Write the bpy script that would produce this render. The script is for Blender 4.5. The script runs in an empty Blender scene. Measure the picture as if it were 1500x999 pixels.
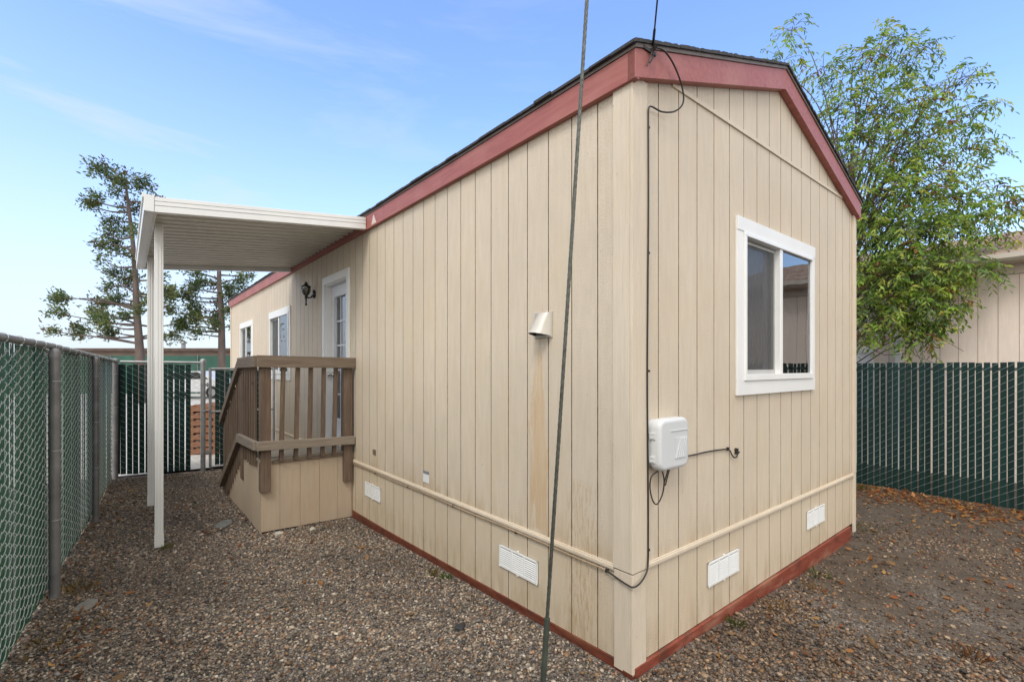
import bpy, math, random
import numpy as np
from mathutils import Vector, Matrix
R = math.radians
random.seed(7); rng = np.random.default_rng(11)
scene = bpy.context.scene
COL = scene.collection

# ------------------------------------------------------------------ frames
N_ = math.hypot(569., 698.)
VX, VY = -569./N_, 698./N_          # direction of the long wall
UX, UY = VY, -VX                    # direction of the gable wall
CX, CY = .636, 2.53                 # near corner of the home
ANG = math.atan2(UY, UX)
CAMH = 1.65
def H2W(u, v, z=0.): return Vector((CX+UX*u+VX*v, CY+UY*u+VY*v, z))
def W2H(X, Y):
    dx, dy = X-CX, Y-CY
    return dx*UX+dy*UY, dx*VX+dy*VY

# ------------------------------------------------------------------ object helpers
BASE = {}
def setp(o, label=None, cat=None, group=None, kind=None):
    if label: o['label'] = label
    if cat: o['category'] = cat
    if group: o['group'] = group
    if kind: o['kind'] = kind
    return o
def thing(name, label, cat, base=(0,0,0), group=None, world=False, rot=0.):
    """Empty at the thing's base.  base is in home coordinates unless world."""
    o = bpy.data.objects.new(name, None); COL.objects.link(o)
    o.empty_display_size = .2
    if world:
        o.location = base; o.rotation_euler = (0,0,rot)
    else:
        o.location = H2W(*base); o.rotation_euler = (0,0,ANG)
    BASE[o.name] = (0,0,0) if world and rot else tuple(base)
    setp(o, label, cat, group)
    return o
class MB:
    def __init__(s): s.V=[]; s.F=[]; s.M=[]; s.S=[]
    def add(s, vs, fs, m=0, sm=False):
        b=len(s.V); s.V += [tuple(v) for v in vs]
        for f in fs: s.F.append(tuple(b+i for i in f)); s.M.append(m); s.S.append(sm)
    def box(s, a, b, m=0):
        x0,x1=sorted((a[0],b[0])); y0,y1=sorted((a[1],b[1])); z0,z1=sorted((a[2],b[2]))
        s.add([(x0,y0,z0),(x1,y0,z0),(x1,y1,z0),(x0,y1,z0),(x0,y0,z1),(x1,y0,z1),(x1,y1,z1),(x0,y1,z1)],
              [(0,3,2,1),(4,5,6,7),(0,1,5,4),(1,2,6,5),(2,3,7,6),(3,0,4,7)],m)
    def hexa(s, p, m=0):   # 8 points, bottom ring then top ring
        s.add(p,[(0,3,2,1),(4,5,6,7),(0,1,5,4),(1,2,6,5),(2,3,7,6),(3,0,4,7)],m)
    def prism(s, poly, ext, m=0, sm=False):   # poly: 3d points in one plane; ext: vector
        n=len(poly); e=Vector(ext)
        vs=[Vector(p) for p in poly]; vs=vs+[p+e for p in vs]
        s.add(vs,[tuple(range(n-1,-1,-1)),tuple(range(n,2*n))]+[(i,(i+1)%n,n+(i+1)%n,n+i) for i in range(n)],m,sm)
    def tube(s, pts, r, n=6, m=0, sm=True, cap=True):
        pts=[Vector(p) for p in pts]; k=len(pts)
        rs=r if hasattr(r,'__len__') else [r]*k
        ref=None; rings=[]
        for i,p in enumerate(pts):
            t=(pts[min(i+1,k-1)]-pts[max(i-1,0)])
            if t.length<1e-9: t=Vector((0,0,1))
            t.normalize()
            if ref is None:
                ref=t.cross(Vector((0,0,1)) if abs(t.z)<.9 else Vector((1,0,0))); ref.normalize()
            a=ref-t*ref.dot(t)
            if a.length<1e-6: a=t.orthogonal()
            a.normalize(); ref=a; b=t.cross(a)
            rings.append([p+(a*math.cos(2*math.pi*j/n)+b*math.sin(2*math.pi*j/n))*rs[i] for j in range(n)])
        vs=[q for rg in rings for q in rg]; fs=[]
        for i in range(k-1):
            for j in range(n):
                fs.append((i*n+j,i*n+(j+1)%n,(i+1)*n+(j+1)%n,(i+1)*n+j))
        s.add(vs,fs,m,sm)
        if cap:
            s.add(rings[0],[tuple(range(n-1,-1,-1))],m); s.add(rings[-1],[tuple(range(n))],m)
    def lathe(s, prof, c=(0,0,0), n=16, m=0, sm=True):  # prof: (r,z)
        vs=[];fs=[];k=len(prof)
        for r,z in prof:
            for j in range(n):
                a=2*math.pi*j/n; vs.append((c[0]+r*math.cos(a),c[1]+r*math.sin(a),c[2]+z))
        for i in range(k-1):
            for j in range(n): fs.append((i*n+j,i*n+(j+1)%n,(i+1)*n+(j+1)%n,(i+1)*n+j))
        s.add(vs,fs,m,sm)
    def build(s, name, mats, parent=None, bevel=0, base=None, world=False):
        if not isinstance(mats,(list,tuple)): mats=[mats]
        me=bpy.data.meshes.new(name)
        b = BASE.get(parent.name,(0,0,0)) if parent else (base or (0,0,0))
        V=[(x-b[0],y-b[1],z-b[2]) for x,y,z in s.V]
        me.from_pydata(V,[],s.F); me.validate()
        for m in mats: me.materials.append(m)
        if len(me.polygons)==len(s.M):
            me.polygons.foreach_set('material_index',s.M); me.polygons.foreach_set('use_smooth',s.S)
        me.update()
        o=bpy.data.objects.new(name,me); COL.objects.link(o)
        if parent:
            o.parent=parent; BASE[o.name]=b
        else:
            if world: o.location=b
            else: o.location=H2W(*b); o.rotation_euler=(0,0,ANG)
            BASE[o.name]=b
        if bevel:
            md=o.modifiers.new('bevel','BEVEL'); md.width=bevel; md.segments=2; md.limit_method='ANGLE'; md.angle_limit=R(40)
        return o

# ------------------------------------------------------------------ materials
def mat(name): 
    m=bpy.data.materials.new(name); m.use_nodes=True
    nt=m.node_tree; nt.nodes.clear()
    out=nt.nodes.new('ShaderNodeOutputMaterial'); b=nt.nodes.new('ShaderNodeBsdfPrincipled')
    nt.links.new(b.outputs[0],out.inputs[0])
    return m,nt,b,out
def nd(nt,t,**k):
    n=nt.nodes.new(t)
    for a,v in k.items():
        if a.startswith('i_'):
            n.inputs[a[2:].replace('_',' ')].default_value=v
        else: setattr(n,a,v)
    return n
def coords(nt,scale=(1,1,1),kind='Object',loc=(0,0,0)):
    tc=nd(nt,'ShaderNodeTexCoord'); mp=nd(nt,'ShaderNodeMapping')
    mp.inputs['Scale'].default_value=scale; mp.inputs['Location'].default_value=loc
    nt.links.new(tc.outputs[kind],mp.inputs[0]); return mp.outputs[0]
def noise(nt,vec,scale=5,detail=4,rough=.55,dist=0):
    n=nd(nt,'ShaderNodeTexNoise'); n.inputs['Scale'].default_value=scale; n.inputs['Detail'].default_value=detail
    n.inputs['Roughness'].default_value=rough; n.inputs['Distortion'].default_value=dist
    nt.links.new(vec,n.inputs['Vector']); return n.outputs[0]
def ramp(nt,fac,stops):
    r=nd(nt,'ShaderNodeValToRGB'); e=r.color_ramp.elements
    while len(e)<len(stops): e.new(.5)
    for el,(p,c) in zip(e,stops):
        el.position=p; el.color=(c[0],c[1],c[2],1) if hasattr(c,'__len__') else (c,c,c,1)
    nt.links.new(fac,r.inputs[0]); return r.outputs[0]
def mixc(nt,fac,a,b,mode='MIX'):
    n=nd(nt,'ShaderNodeMix',data_type='RGBA',blend_type=mode)
    for s,v in ((0,fac),(6,a),(7,b)):
        if hasattr(v,'is_linked') or hasattr(v,'links'): nt.links.new(v,n.inputs[s])
        else: n.inputs[s].default_value=v if s==0 else (tuple(v)+(1,))[:4]
    return n.outputs[2]
def mth(nt,op,a,b=None,clamp=False):
    n=nd(nt,'ShaderNodeMath',operation=op); n.use_clamp=clamp
    for i,v in enumerate((a,b)):
        if v is None: continue
        if hasattr(v,'links'): nt.links.new(v,n.inputs[i])
        else: n.inputs[i].default_value=v
    return n.outputs[0]
def bump(nt,b,h,strength=.3,dist=.01,nrm=None):
    n=nd(nt,'ShaderNodeBump'); n.inputs['Strength'].default_value=strength; n.inputs['Distance'].default_value=dist
    nt.links.new(h,n.inputs['Height'])
    if nrm: nt.links.new(nrm,n.inputs['Normal'])
    nt.links.new(n.outputs[0],b.inputs['Normal']); return n.outputs[0]
def simple(name,col,rough=.5,metal=0.,var=.12,scale=8,bs=0.,bscale=40,spec=.5,stretch=(1,1,1)):
    m,nt,b,_=mat(name)
    v=coords(nt,stretch)
    n=noise(nt,v,scale,5)
    c=ramp(nt,n,[(.25,tuple(x*(1-var) for x in col)),(.75,tuple(min(1,x*(1+var)) for x in col))])
    nt.links.new(c,b.inputs['Base Color'])
    b.inputs['Roughness'].default_value=rough; b.inputs['Metallic'].default_value=metal
    b.inputs['Specular IOR Level'].default_value=spec
    if bs: bump(nt,b,noise(nt,v,bscale,4),bs,.004)
    return m
def siding_mat(name,col,stains=False):
    m,nt,b,_=mat(name)
    v=coords(nt); 
    grain=noise(nt,coords(nt,(55,55,2.2)),1.,6,.6,.6)
    cath=nd(nt,'ShaderNodeTexWave',wave_type='BANDS',bands_direction='Z'); cath.inputs['Scale'].default_value=22
    cath.inputs['Distortion'].default_value=9; cath.inputs['Detail'].default_value=3; cath.inputs['Detail Scale'].default_value=1.6
    nt.links.new(coords(nt,(3.,3.,1)),cath.inputs[0])
    big=noise(nt,v,1.1,4); fine=noise(nt,coords(nt,(25,25,4)),1.,5)
    c=mixc(nt,ramp(nt,big,[(.3,0.),(.7,1.)]),tuple(x*.93 for x in col),tuple(x*1.05 for x in col))
    c=mixc(nt,mth(nt,'MULTIPLY',ramp(nt,fine,[(.35,1.),(.6,0.)]),.22),c,tuple(x*.72 for x in col))
    c=mixc(nt,mth(nt,'MULTIPLY',ramp(nt,noise(nt,v,9,3),[(.5,0.),(.75,1.)]),.15),c,(col[0]*.95,col[1]*.98,col[2]*1.06))
    # pinholes and knots
    vo=nd(nt,'ShaderNodeTexVoronoi'); vo.inputs['Scale'].default_value=6.; nt.links.new(coords(nt),vo.inputs[0])
    k=ramp(nt,vo.outputs['Distance'],[(.0,1.),(.03,1.),(.045,0.)])
    c=mixc(nt,mth(nt,'MULTIPLY',k,.55),c,tuple(x*.45 for x in col))
    gl=ramp(nt,noise(nt,coords(nt,(60,60,1.6)),1.,6,.7,.4),[(.52,0.),(.70,1.)])
    c=mixc(nt,mth(nt,'MULTIPLY',gl,.30),c,(col[0]*.80,col[1]*.72,col[2]*.62))
    bl=ramp(nt,noise(nt,coords(nt,(3.,3.,1.3)),1.,5,.65),[(.50,0.),(.72,1.)])
    c=mixc(nt,mth(nt,'MULTIPLY',bl,.42),c,(col[0]*.97,col[1]*.88,col[2]*.76))
    vn=nd(nt,'ShaderNodeTexVoronoi'); vn.inputs['Scale'].default_value=1.; nt.links.new(coords(nt,(14,14,5.)),vn.inputs[0])
    c=mixc(nt,ramp(nt,vn.outputs['Distance'],[(0.,.45),(.035,.35),(.05,0.)]),c,(.30,.20,.12))
    # dirt creeping up from the bottom of the boards
    sep=nd(nt,'ShaderNodeSeparateXYZ'); nt.links.new(v,sep.inputs[0])
    if stains:
        zz=sep.outputs[2]; yy=sep.outputs[1]; xx=sep.outputs[0]
        dn=noise(nt,coords(nt,(14,14,2.5)),1.,5,.65)
        onL=mth(nt,'LESS_THAN',mth(nt,'ABSOLUTE',xx),.03)
        low=mth(nt,'MULTIPLY',ramp(nt,mth(nt,'MULTIPLY',zz,1.),[(.12,1.),(.30,0.)]),ramp(nt,dn,[(.4,0.),(.62,1.)]))
        c=mixc(nt,mth(nt,'MULTIPLY',low,.6),c,(.36,.27,.16))
        ab=ramp(nt,zz,[(.572,0.),(.580,1.),(.66,.35),(.80,0.)])
        c=mixc(nt,mth(nt,'MULTIPLY',mth(nt,'MULTIPLY',ab,ramp(nt,dn,[(.38,0.),(.60,1.)])),.55),c,(.40,.28,.15))
        sk=ramp(nt,zz,[(.50,1.),(.56,0.)]); c=mixc(nt,mth(nt,'MULTIPLY',sk,.30),c,(col[0]*.93,col[1]*.86,col[2]*.74))
        # bare patch where water ran under the vent hood
        cen=mth(nt,'ABSOLUTE',mth(nt,'SUBTRACT',yy,.725))
        wid=mth(nt,'MINIMUM',mth(nt,'MULTIPLY',mth(nt,'SUBTRACT',1.87,zz),.12),.072)
        nz=noise(nt,coords(nt,(26,26,2.8)),1.,6,.7,.8)
        ins=mth(nt,'SUBTRACT',wid,mth(nt,'ADD',cen,mth(nt,'MULTIPLY',mth(nt,'SUBTRACT',nz,.52),.30)))
        st=mth(nt,'MULTIPLY',mth(nt,'MULTIPLY',ramp(nt,mth(nt,'MULTIPLY',ins,12.),[(.0,0.),(.12,1.)]),onL),mth(nt,'GREATER_THAN',zz,.6))
        tan=mixc(nt,ramp(nt,noise(nt,coords(nt,(20,20,2.)),1.,4),[(.4,0.),(.6,1.)]),(.54,.38,.225),(.61,.47,.32))
        c=mixc(nt,mth(nt,'MULTIPLY',st,.8),c,tan)
        # second flaking strip on the boards next to the corner
        cen2=mth(nt,'ABSOLUTE',mth(nt,'SUBTRACT',yy,.36))
        reg=mth(nt,'MULTIPLY',mth(nt,'MULTIPLY',ramp(nt,cen2,[(.06,1.),(.17,0.)]),ramp(nt,zz,[(0.,1.),(.95,1.),(1.,.0)])),onL)
        zr=ramp(nt,mth(nt,'DIVIDE',zz,1.7),[(.3,1.),(.8,.25),(1.,0.)])
        fl=ramp(nt,noise(nt,coords(nt,(70,70,9.)),1.,5,.7),[(.50,0.),(.57,1.)])
        c=mixc(nt,mth(nt,'MULTIPLY',mth(nt,'MULTIPLY',reg,zr),mth(nt,'MULTIPLY',fl,.8)),c,(.46,.33,.19))
    nt.links.new(c,b.inputs['Base Color']); b.inputs['Roughness'].default_value=.62
    b.inputs['Specular IOR Level'].default_value=.35
    h=mth(nt,'ADD',mth(nt,'MULTIPLY',grain,.9),mth(nt,'MULTIPLY',cath.outputs[0],.16 if stains or 'neigh' in name else .0))
    bump(nt,b,h,.85,.006)
    return m
def wood_mat(name,cols,axis=2,rough=.75):
    m,nt,b,_=mat(name)
    sc=[38,38,38]; sc[axis]=2.5
    g=noise(nt,coords(nt,tuple(sc)),1.,6,.65,.8)
    g2=noise(nt,coords(nt,(3,3,3)),1.,3)
    c=ramp(nt,g,[(.25,cols[0]),(.5,cols[1]),(.78,cols[2])])
    c=mixc(nt,mth(nt,'MULTIPLY',ramp(nt,g2,[(.4,0.),(.7,1.)]),.5),c,cols[3])
    vo=nd(nt,'ShaderNodeTexVoronoi'); vo.inputs['Scale'].default_value=2.6; nt.links.new(coords(nt,(1,1,1)),vo.inputs[0])
    c=mixc(nt,ramp(nt,vo.outputs['Distance'],[(.03,.8),(.07,0.)]),c,(.03,.018,.01))
    nt.links.new(c,b.inputs['Base Color']); b.inputs['Roughness'].default_value=rough
    bump(nt,b,g,.4,.003); return m
def glass_mat(name,tint=(.8,.85,.85),ior=1.75,bow=0.):
    m,nt,b,out=mat(name); nt.nodes.remove(b)
    tr=nd(nt,'ShaderNodeBsdfTransparent'); tr.inputs[0].default_value=tint+(1,)
    gl=nd(nt,'ShaderNodeBsdfGlossy'); gl.inputs['Roughness'].default_value=.012; gl.inputs[0].default_value=(.95,.97,1,1)
    fr=nd(nt,'ShaderNodeFresnel'); fr.inputs[0].default_value=ior
    mx=nd(nt,'ShaderNodeMixShader')
    nt.links.new(fr.outputs[0],mx.inputs[0]); nt.links.new(tr.outputs[0],mx.inputs[1]); nt.links.new(gl.outputs[0],mx.inputs[2])
    n=noise(nt,coords(nt,(1,1,1)),1.6,1)
    bp=nd(nt,'ShaderNodeBump'); bp.inputs['Strength'].default_value=.12+bow; bp.inputs['Distance'].default_value=.03
    nt.links.new(n,bp.inputs['Height']); nt.links.new(bp.outputs[0],gl.inputs['Normal'])
    nt.links.new(mx.outputs[0],out.inputs[0]); return m

TAN=(.63,.548,.437)
M={}
M['siding']=siding_mat('painted_siding',TAN,True)
M['corner']=siding_mat('corner_board_paint',(.65,.567,.455))
M['groove']=simple('groove_dirt',(.27,.195,.125),.8,var=.5,scale=20)
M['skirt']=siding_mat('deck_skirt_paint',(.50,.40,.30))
M['white']=simple('white_trim_paint',(.78,.79,.79),.45,var=.04,scale=3,bs=.15,bscale=60,stretch=(1,1,1))
M['vinyl']=simple('white_vinyl',(.80,.81,.81),.3,var=.03)
M['doorwhite']=simple('door_paint',(.72,.74,.79),.4,var=.03)
M['vent']=simple('vent_white',(.82,.83,.83),.4,var=.05)
M['ventdark']=simple('vent_dark',(.08,.08,.08),.8)
def red_mat():
    m,nt,b,_=mat('red_painted_board')
    g=noise(nt,coords(nt,(30,2.5,30)),1.,6,.65,.6); g2=noise(nt,coords(nt,(2.5,2.5,2.5)),1.,5)
    c=mixc(nt,ramp(nt,g,[(.35,0.),(.7,1.)]),(.30,.082,.066),(.385,.13,.105))
    c=mixc(nt,mth(nt,'MULTIPLY',ramp(nt,g2,[(.5,0.),(.72,1.)]),.45),c,(.43,.19,.155))
    nt.links.new(c,b.inputs['Base Color']); b.inputs['Roughness'].default_value=.5
    bump(nt,b,g,.35,.003); return m
M['red']=red_mat()
def redworn(a=(.17,.032,.016),b_=(.28,.075,.048),w=(.34,.17,.11)):
    m,nt,b,_=mat('worn_red_skirt_board')
    g=noise(nt,coords(nt,(8,8,34)),1.,6,.7,.8); g2=noise(nt,coords(nt,(2,2,9)),1.,6,.7)
    c=mixc(nt,ramp(nt,g,[(.35,0.),(.7,1.)]),a,b_)
    c=mixc(nt,mth(nt,'MULTIPLY',ramp(nt,g2,[(.5,0.),(.66,1.)]),.6),c,w)
    c=mixc(nt,mth(nt,'MULTIPLY',ramp(nt,noise(nt,coords(nt,(6,6,6)),1.,6),[(.56,0.),(.64,1.)]),.5),c,(.06,.03,.02))
    nt.links.new(c,b.inputs['Base Color']); b.inputs['Roughness'].default_value=.5
    bump(nt,b,g,.5,.004); return m
M['redworn']=redworn(); M['redwet']=redworn((.085,.020,.010),(.19,.050,.028),(.20,.085,.045)); 
M['shingle']=simple('asphalt_shingle',(.045,.045,.048),.9,var=.4,scale=60,bs=.6,bscale=120)
M['drip']=simple('drip_edge',(.16,.13,.115),.6,var=.25,scale=6)
M['wood']=wood_mat('weathered_wood_upright',[(.060,.039,.027),(.14,.096,.068),(.23,.17,.125),(.11,.070,.045)],2)
M['woodh']=wood_mat('weathered_wood_rail',[(.08,.056,.040),(.165,.122,.088),(.28,.225,.17),(.20,.158,.12)],0)
M['woodv']=wood_mat('weathered_wood_side_rail',[(.08,.056,.040),(.165,.122,.088),(.28,.225,.17),(.20,.158,.12)],1)
M['woodl']=wood_mat('sun_bleached_rail_wood',[(.12,.095,.075),(.23,.19,.15),(.36,.31,.255),(.27,.225,.18)],0)
M['woodlv']=wood_mat('sun_bleached_side_rail_wood',[(.12,.095,.075),(.23,.19,.15),(.36,.31,.255),(.27,.225,.18)],1)
M['deck']=wood_mat('deck_board',[(.20,.17,.13),(.32,.28,.22),(.42,.38,.31),(.3,.26,.2)],0)
M['alu']=simple('cream_aluminium',(.75,.765,.765),.42,var=.05,scale=3)
M['pan']=simple('pan_underside',(.55,.525,.47),.45,var=.08,scale=2)
M['galv']=simple('galvanised_steel',(.33,.34,.35),.45,metal=.55,var=.22,scale=14)
M['galvd']=simple('weathered_galvanised',(.20,.20,.205),.5,metal=.4,var=.3,scale=9,bs=.15)
M['wire']=simple('galvanised_wire',(.50,.54,.52),.4,metal=.3,var=.15,scale=20)
M['wirel']=simple('dull_wire',(.40,.46,.44),.45,metal=.3,var=.2,scale=20)
def slat_mat(name,a,b_):
    m,nt,b,_=mat(name)
    n=noise(nt,coords(nt,(14,14,.8)),1.,3); s=noise(nt,coords(nt,(30,30,1.5)),1.,4,.7)
    c=mixc(nt,ramp(nt,noise(nt,coords(nt,(14,14,.3)),1.,1),[(.35,0.),(.65,1.)]),a,b_)
    c=mixc(nt,mth(nt,'MULTIPLY',ramp(nt,s,[(.62,0.),(.75,1.)]),.2),c,(.3,.36,.33))
    nt.links.new(c,b.inputs['Base Color']); b.inputs['Roughness'].default_value=.5; b.inputs['Specular IOR Level'].default_value=.3; return m
M['slat']=slat_mat('green_privacy_slat',(.012,.085,.055),(.045,.16,.105))
M['slatd']=slat_mat('dark_green_privacy_slat',(.003,.021,.020),(.006,.034,.031))
M['black']=simple('black_metal',(.012,.011,.011),.35,var=.2)
M['cable']=simple('black_cable',(.022,.018,.016),.5,var=.3)
M['cabletan']=simple('painted_cable',(.36,.27,.18),.6,var=.3,scale=12)
M['guy']=simple('steel_guy_strand',(.10,.105,.09),.45,metal=.4,var=.45,scale=60)
M['guard']=simple('guy_sleeve',(.05,.062,.05),.5,var=.3,scale=20)
M['boxgrey']=simple('grey_box_plastic',(.60,.62,.64),.4,var=.03,scale=4)
M['hood']=simple('galvanised_hood',(.52,.49,.44),.45,metal=.25,var=.12,scale=8)
M['tin']=simple('hood_inside',(.10,.10,.08),.6)
M['knob']=simple('brushed_nickel',(.55,.53,.50),.25,metal=1.)
M['screen']=None
M['interior']=simple('interior_wall',(.30,.28,.26),.9)
M['tag']=simple('white_tag',(.75,.77,.80),.4,var=.03)
M['tagdark']=simple('grey_tag_print',(.22,.22,.26),.5,var=.3,scale=200)
M['brown']=simple('brown_plate',(.17,.12,.085),.6)
M['lglass']=glass_mat('lantern_glass',(.55,.55,.5))
M['glass']=glass_mat('window_glass',(.95,.96,.96),2.9,0.)
M['nwall']=siding_mat('neighbour_siding_paint',(.86,.745,.665))
M['ntrim']=simple('neighbour_trim',(.62,.53,.46),.6)
M['gutter']=simple('gutter_paint',(.58,.53,.47),.45,var=.1)
def shingle_brown():
    m,nt,b,_=mat('brown_composition_shingle')
    br=nd(nt,'ShaderNodeTexBrick'); br.inputs['Scale'].default_value=1.; br.inputs['Brick Width'].default_value=.3; br.inputs['Row Height'].default_value=.09
    br.inputs['Mortar Size'].default_value=.012; br.inputs['Color1'].default_value=(.30,.20,.155,1); br.inputs['Color2'].default_value=(.44,.33,.27,1); br.inputs['Mortar'].default_value=(.07,.045,.035,1)
    sep=nd(nt,'ShaderNodeSeparateXYZ'); nt.links.new(coords(nt),sep.inputs[0]); cb=nd(nt,'ShaderNodeCombineXYZ')
    nt.links.new(sep.outputs[1],cb.inputs[0]); nt.links.new(mth(nt,'MULTIPLY',sep.outputs[2],1.9),cb.inputs[1])
    nt.links.new(cb.outputs[0],br.inputs[0]); nt.links.new(br.outputs[0],b.inputs['Base Color']); b.inputs['Roughness'].default_value=.9; return m
M['nroof']=shingle_brown()
def screen_mat():
    m,nt,b,out=mat('insect_screen')
    b.inputs['Base Color'].default_value=(.10,.10,.10,1); b.inputs['Roughness'].default_value=.5
    tr=nd(nt,'ShaderNodeBsdfTransparent'); mx=nd(nt,'ShaderNodeMixShader')
    # fine woven pattern that beats softly
    w1=nd(nt,'ShaderNodeTexWave'); w1.inputs['Scale'].default_value=18; w1.inputs['Distortion'].default_value=6; w1.inputs['Detail'].default_value=1
    nt.links.new(coords(nt,(1.,1.,.35)),w1.inputs[0])
    nt.links.new(mth(nt,'ADD',mth(nt,'MULTIPLY',w1.outputs[0],.08),.60),mx.inputs[0])
    nt.links.new(tr.outputs[0],mx.inputs[1]); nt.links.new(b.outputs[0],mx.inputs[2]); nt.links.new(mx.outputs[0],out.inputs[0]); return m
M['screen']=screen_mat()
def attr_mat(name,rough=.6,trans=0.,spec=.4,attr='tint',bscale=0):
    m,nt,b,out=mat(name)
    a=nd(nt,'ShaderNodeAttribute'); a.attribute_name=attr
    col=a.outputs['Color']
    if bscale:
        n=noise(nt,coords(nt),bscale,3); col=mixc(nt,1.,col,ramp(nt,n,[(.3,.75),(.7,1.2)]),'MULTIPLY')
    nt.links.new(col,b.inputs['Base Color']); b.inputs['Roughness'].default_value=rough; b.inputs['Specular IOR Level'].default_value=spec
    if trans:
        t=nd(nt,'ShaderNodeBsdfTranslucent'); mx=nd(nt,'ShaderNodeMixShader'); mx.inputs[0].default_value=trans
        nt.links.new(a.outputs['Color'],t.inputs[0]); nt.links.new(b.outputs[0],mx.inputs[1]); nt.links.new(t.outputs[0],mx.inputs[2]); nt.links.new(mx.outputs[0],out.inputs[0])
    return m
M['leaf']=attr_mat('leaf',.45,.45)
M['stone']=attr_mat('gravel_stone',.55,0,.45,bscale=60)
M['bark']=simple('bark',(.12,.085,.065),.9,var=.4,scale=12,bs=.6,bscale=30,stretch=(1,1,.3))
M['twig']=simple('twig_bark',(.10,.075,.055),.85,var=.3,scale=20)
M['concrete']=simple('pale_concrete',(.46,.45,.43),.8,var=.08,scale=3)
M['asphalt']=simple('asphalt',(.06,.06,.062),.9,var=.2,scale=30)

def smooth(a,b,x):
    t=min(1,max(0,(x-a)/(b-a))); return t*t*(3-2*t)
def g_uv(u,v):
    z=0.
    if v>0: z-=.105*smooth(0,4,v)*smooth(-2.7,-1.3,u)*(1-.55*smooth(6.2,7.8,v))
    z-=.07*smooth(0,3.6,u)*smooth(3,-1,v)*(1 if v<1 else 0)
    z-=.03*smooth(2.5,6.5,v)*(1-smooth(-2.7,-1.3,u))
    if u>3.7: z=-.07+.02*smooth(4,6,u)
    z+=.008*math.sin(1.9*u+.7*v)+.006*math.sin(2.7*v-1.1*u+1)
    return z
def g(u,v): return g_uv(u,v)

# ------------------------------------------------------------------ MOBILE HOME
W, LEN = 3.66, 12.15
EZ, PK = 3.17, 3.80     # wall top at the eave, at the ridge
MID=1.85
def roofz(u): return EZ+(PK-EZ)*(u/MID if u<MID else (W-u)/(W-MID))
home=thing('mobile_home','tan single-wide manufactured home with vertical board siding and red fascia on the gravel','mobile home')
def P(w,a,d,z):  # w: 'L' long wall (a=v), 'G' gable wall (a=u); d outward
    return (-d,a,z) if w=='L' else (a,-d,z)
def wbox(mb,w,a0,a1,d0,d1,z0,z1,m=0): mb.box(P(w,a0,d0,z0),P(w,a1,d1,z1),m)
def wall(name,w,length,openings,phase,pitch,ztop,zbot,zsplit,parent,mats,grw=.0075,seam=None):
    """boards and recessed grooves; openings = (a0,a1,z0,z1)"""
    mb=MB()
    edges={0.,length}
    grooves=[]
    k=phase
    while k<length-.02:
        grooves.append(k); edges|={k-grw/2,k+grw/2}; k+=pitch
    for o in openings: edges|={o[0],o[1]}
    if w=='G': edges.add(MID)
    E=sorted(edges)
    def isg(c): return any(abs(c-x)<grw/2 for x in grooves)
    for a0,a1 in zip(E,E[1:]):
        if a1-a0<1e-5: continue
        c=(a0+a1)/2; d=-.010 if isg(c) else 0.
        rows=[[None,None]]
        cuts=sorted([(o[2],o[3]) for o in openings if o[0]<c<o[1]])
        spans=[]; z=None; cur='bot'
        for lo,hi in cuts: spans.append((cur,lo)); cur=hi
        spans.append((cur,'top'))
        for lo,hi in spans:
            z00=zbot(a0) if lo=='bot' else lo; z01=zbot(a1) if lo=='bot' else lo
            z10=ztop(a0) if hi=='top' else hi; z11=ztop(a1) if hi=='top' else hi
            mb.add([P(w,a0,d,z00),P(w,a1,d,z01),P(w,a1,d,z11),P(w,a0,d,z10)],[(0,1,2,3)],1 if d else 0)
            if d:
                for a in (a0,a1):
                    zz0=z00 if a==a0 else z01; zz1=z10 if a==a0 else z11
                    mb.add([P(w,a,0,zz0),P(w,a,d,zz0),P(w,a,d,zz1),P(w,a,0,zz1)],[(0,1,2,3)],1)
    return mb.build(name,mats,parent)
botL=lambda v:.062-.0255*min(v,4.2)
botG=lambda u:.06+.005*u
WR=(1.22,2.49,1.51,2.63)
D0,D1,DZ0,DZ1=4.13,4.955,.70,2.745
W1=(6.72,7.98,1.52,2.56); W2=(9.58,10.82,1.52,2.56)
wall('long_siding_wall','L',LEN,[(D0,D1,DZ0,DZ1),W1,W2],.2348,.20290,lambda a:EZ+.02,botL,.56,home,[M['siding'],M['groove']])
wall('gable_siding_wall','G',W,[WR],.2429,.20560,lambda u:roofz(u)+.02,botG,.56,home,[M['siding'],M['groove']])
mb=MB(); mb.add([(W,0,-.1),(W,LEN,-.1),(W,LEN,EZ+.02),(W,0,EZ+.02)],[(0,1,2,3)])
mb.add([(0,LEN,-.2),(W,LEN,-.2),(W,LEN,EZ),(MID,LEN,PK),(0,LEN,EZ)],[(0,1,2,3,4)])
mb.build('rear_siding_wall',M['siding'],home)
mb=MB(); mb.box((.03,.03,.66),(W-.03,LEN-.03,.70)); mb.box((.05,5.2,.70),(W-.05,5.26,3.15)); mb.box((.05,3.3,.70),(W-.05,3.36,3.15)); mb.box((.03,.03,3.10),(W-.03,LEN-.03,3.14)); mb.box((1.0,5.3,.70),(1.06,LEN-.03,3.1))
mb.build('interior_floor_and_partitions',M['interior'],home)
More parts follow.
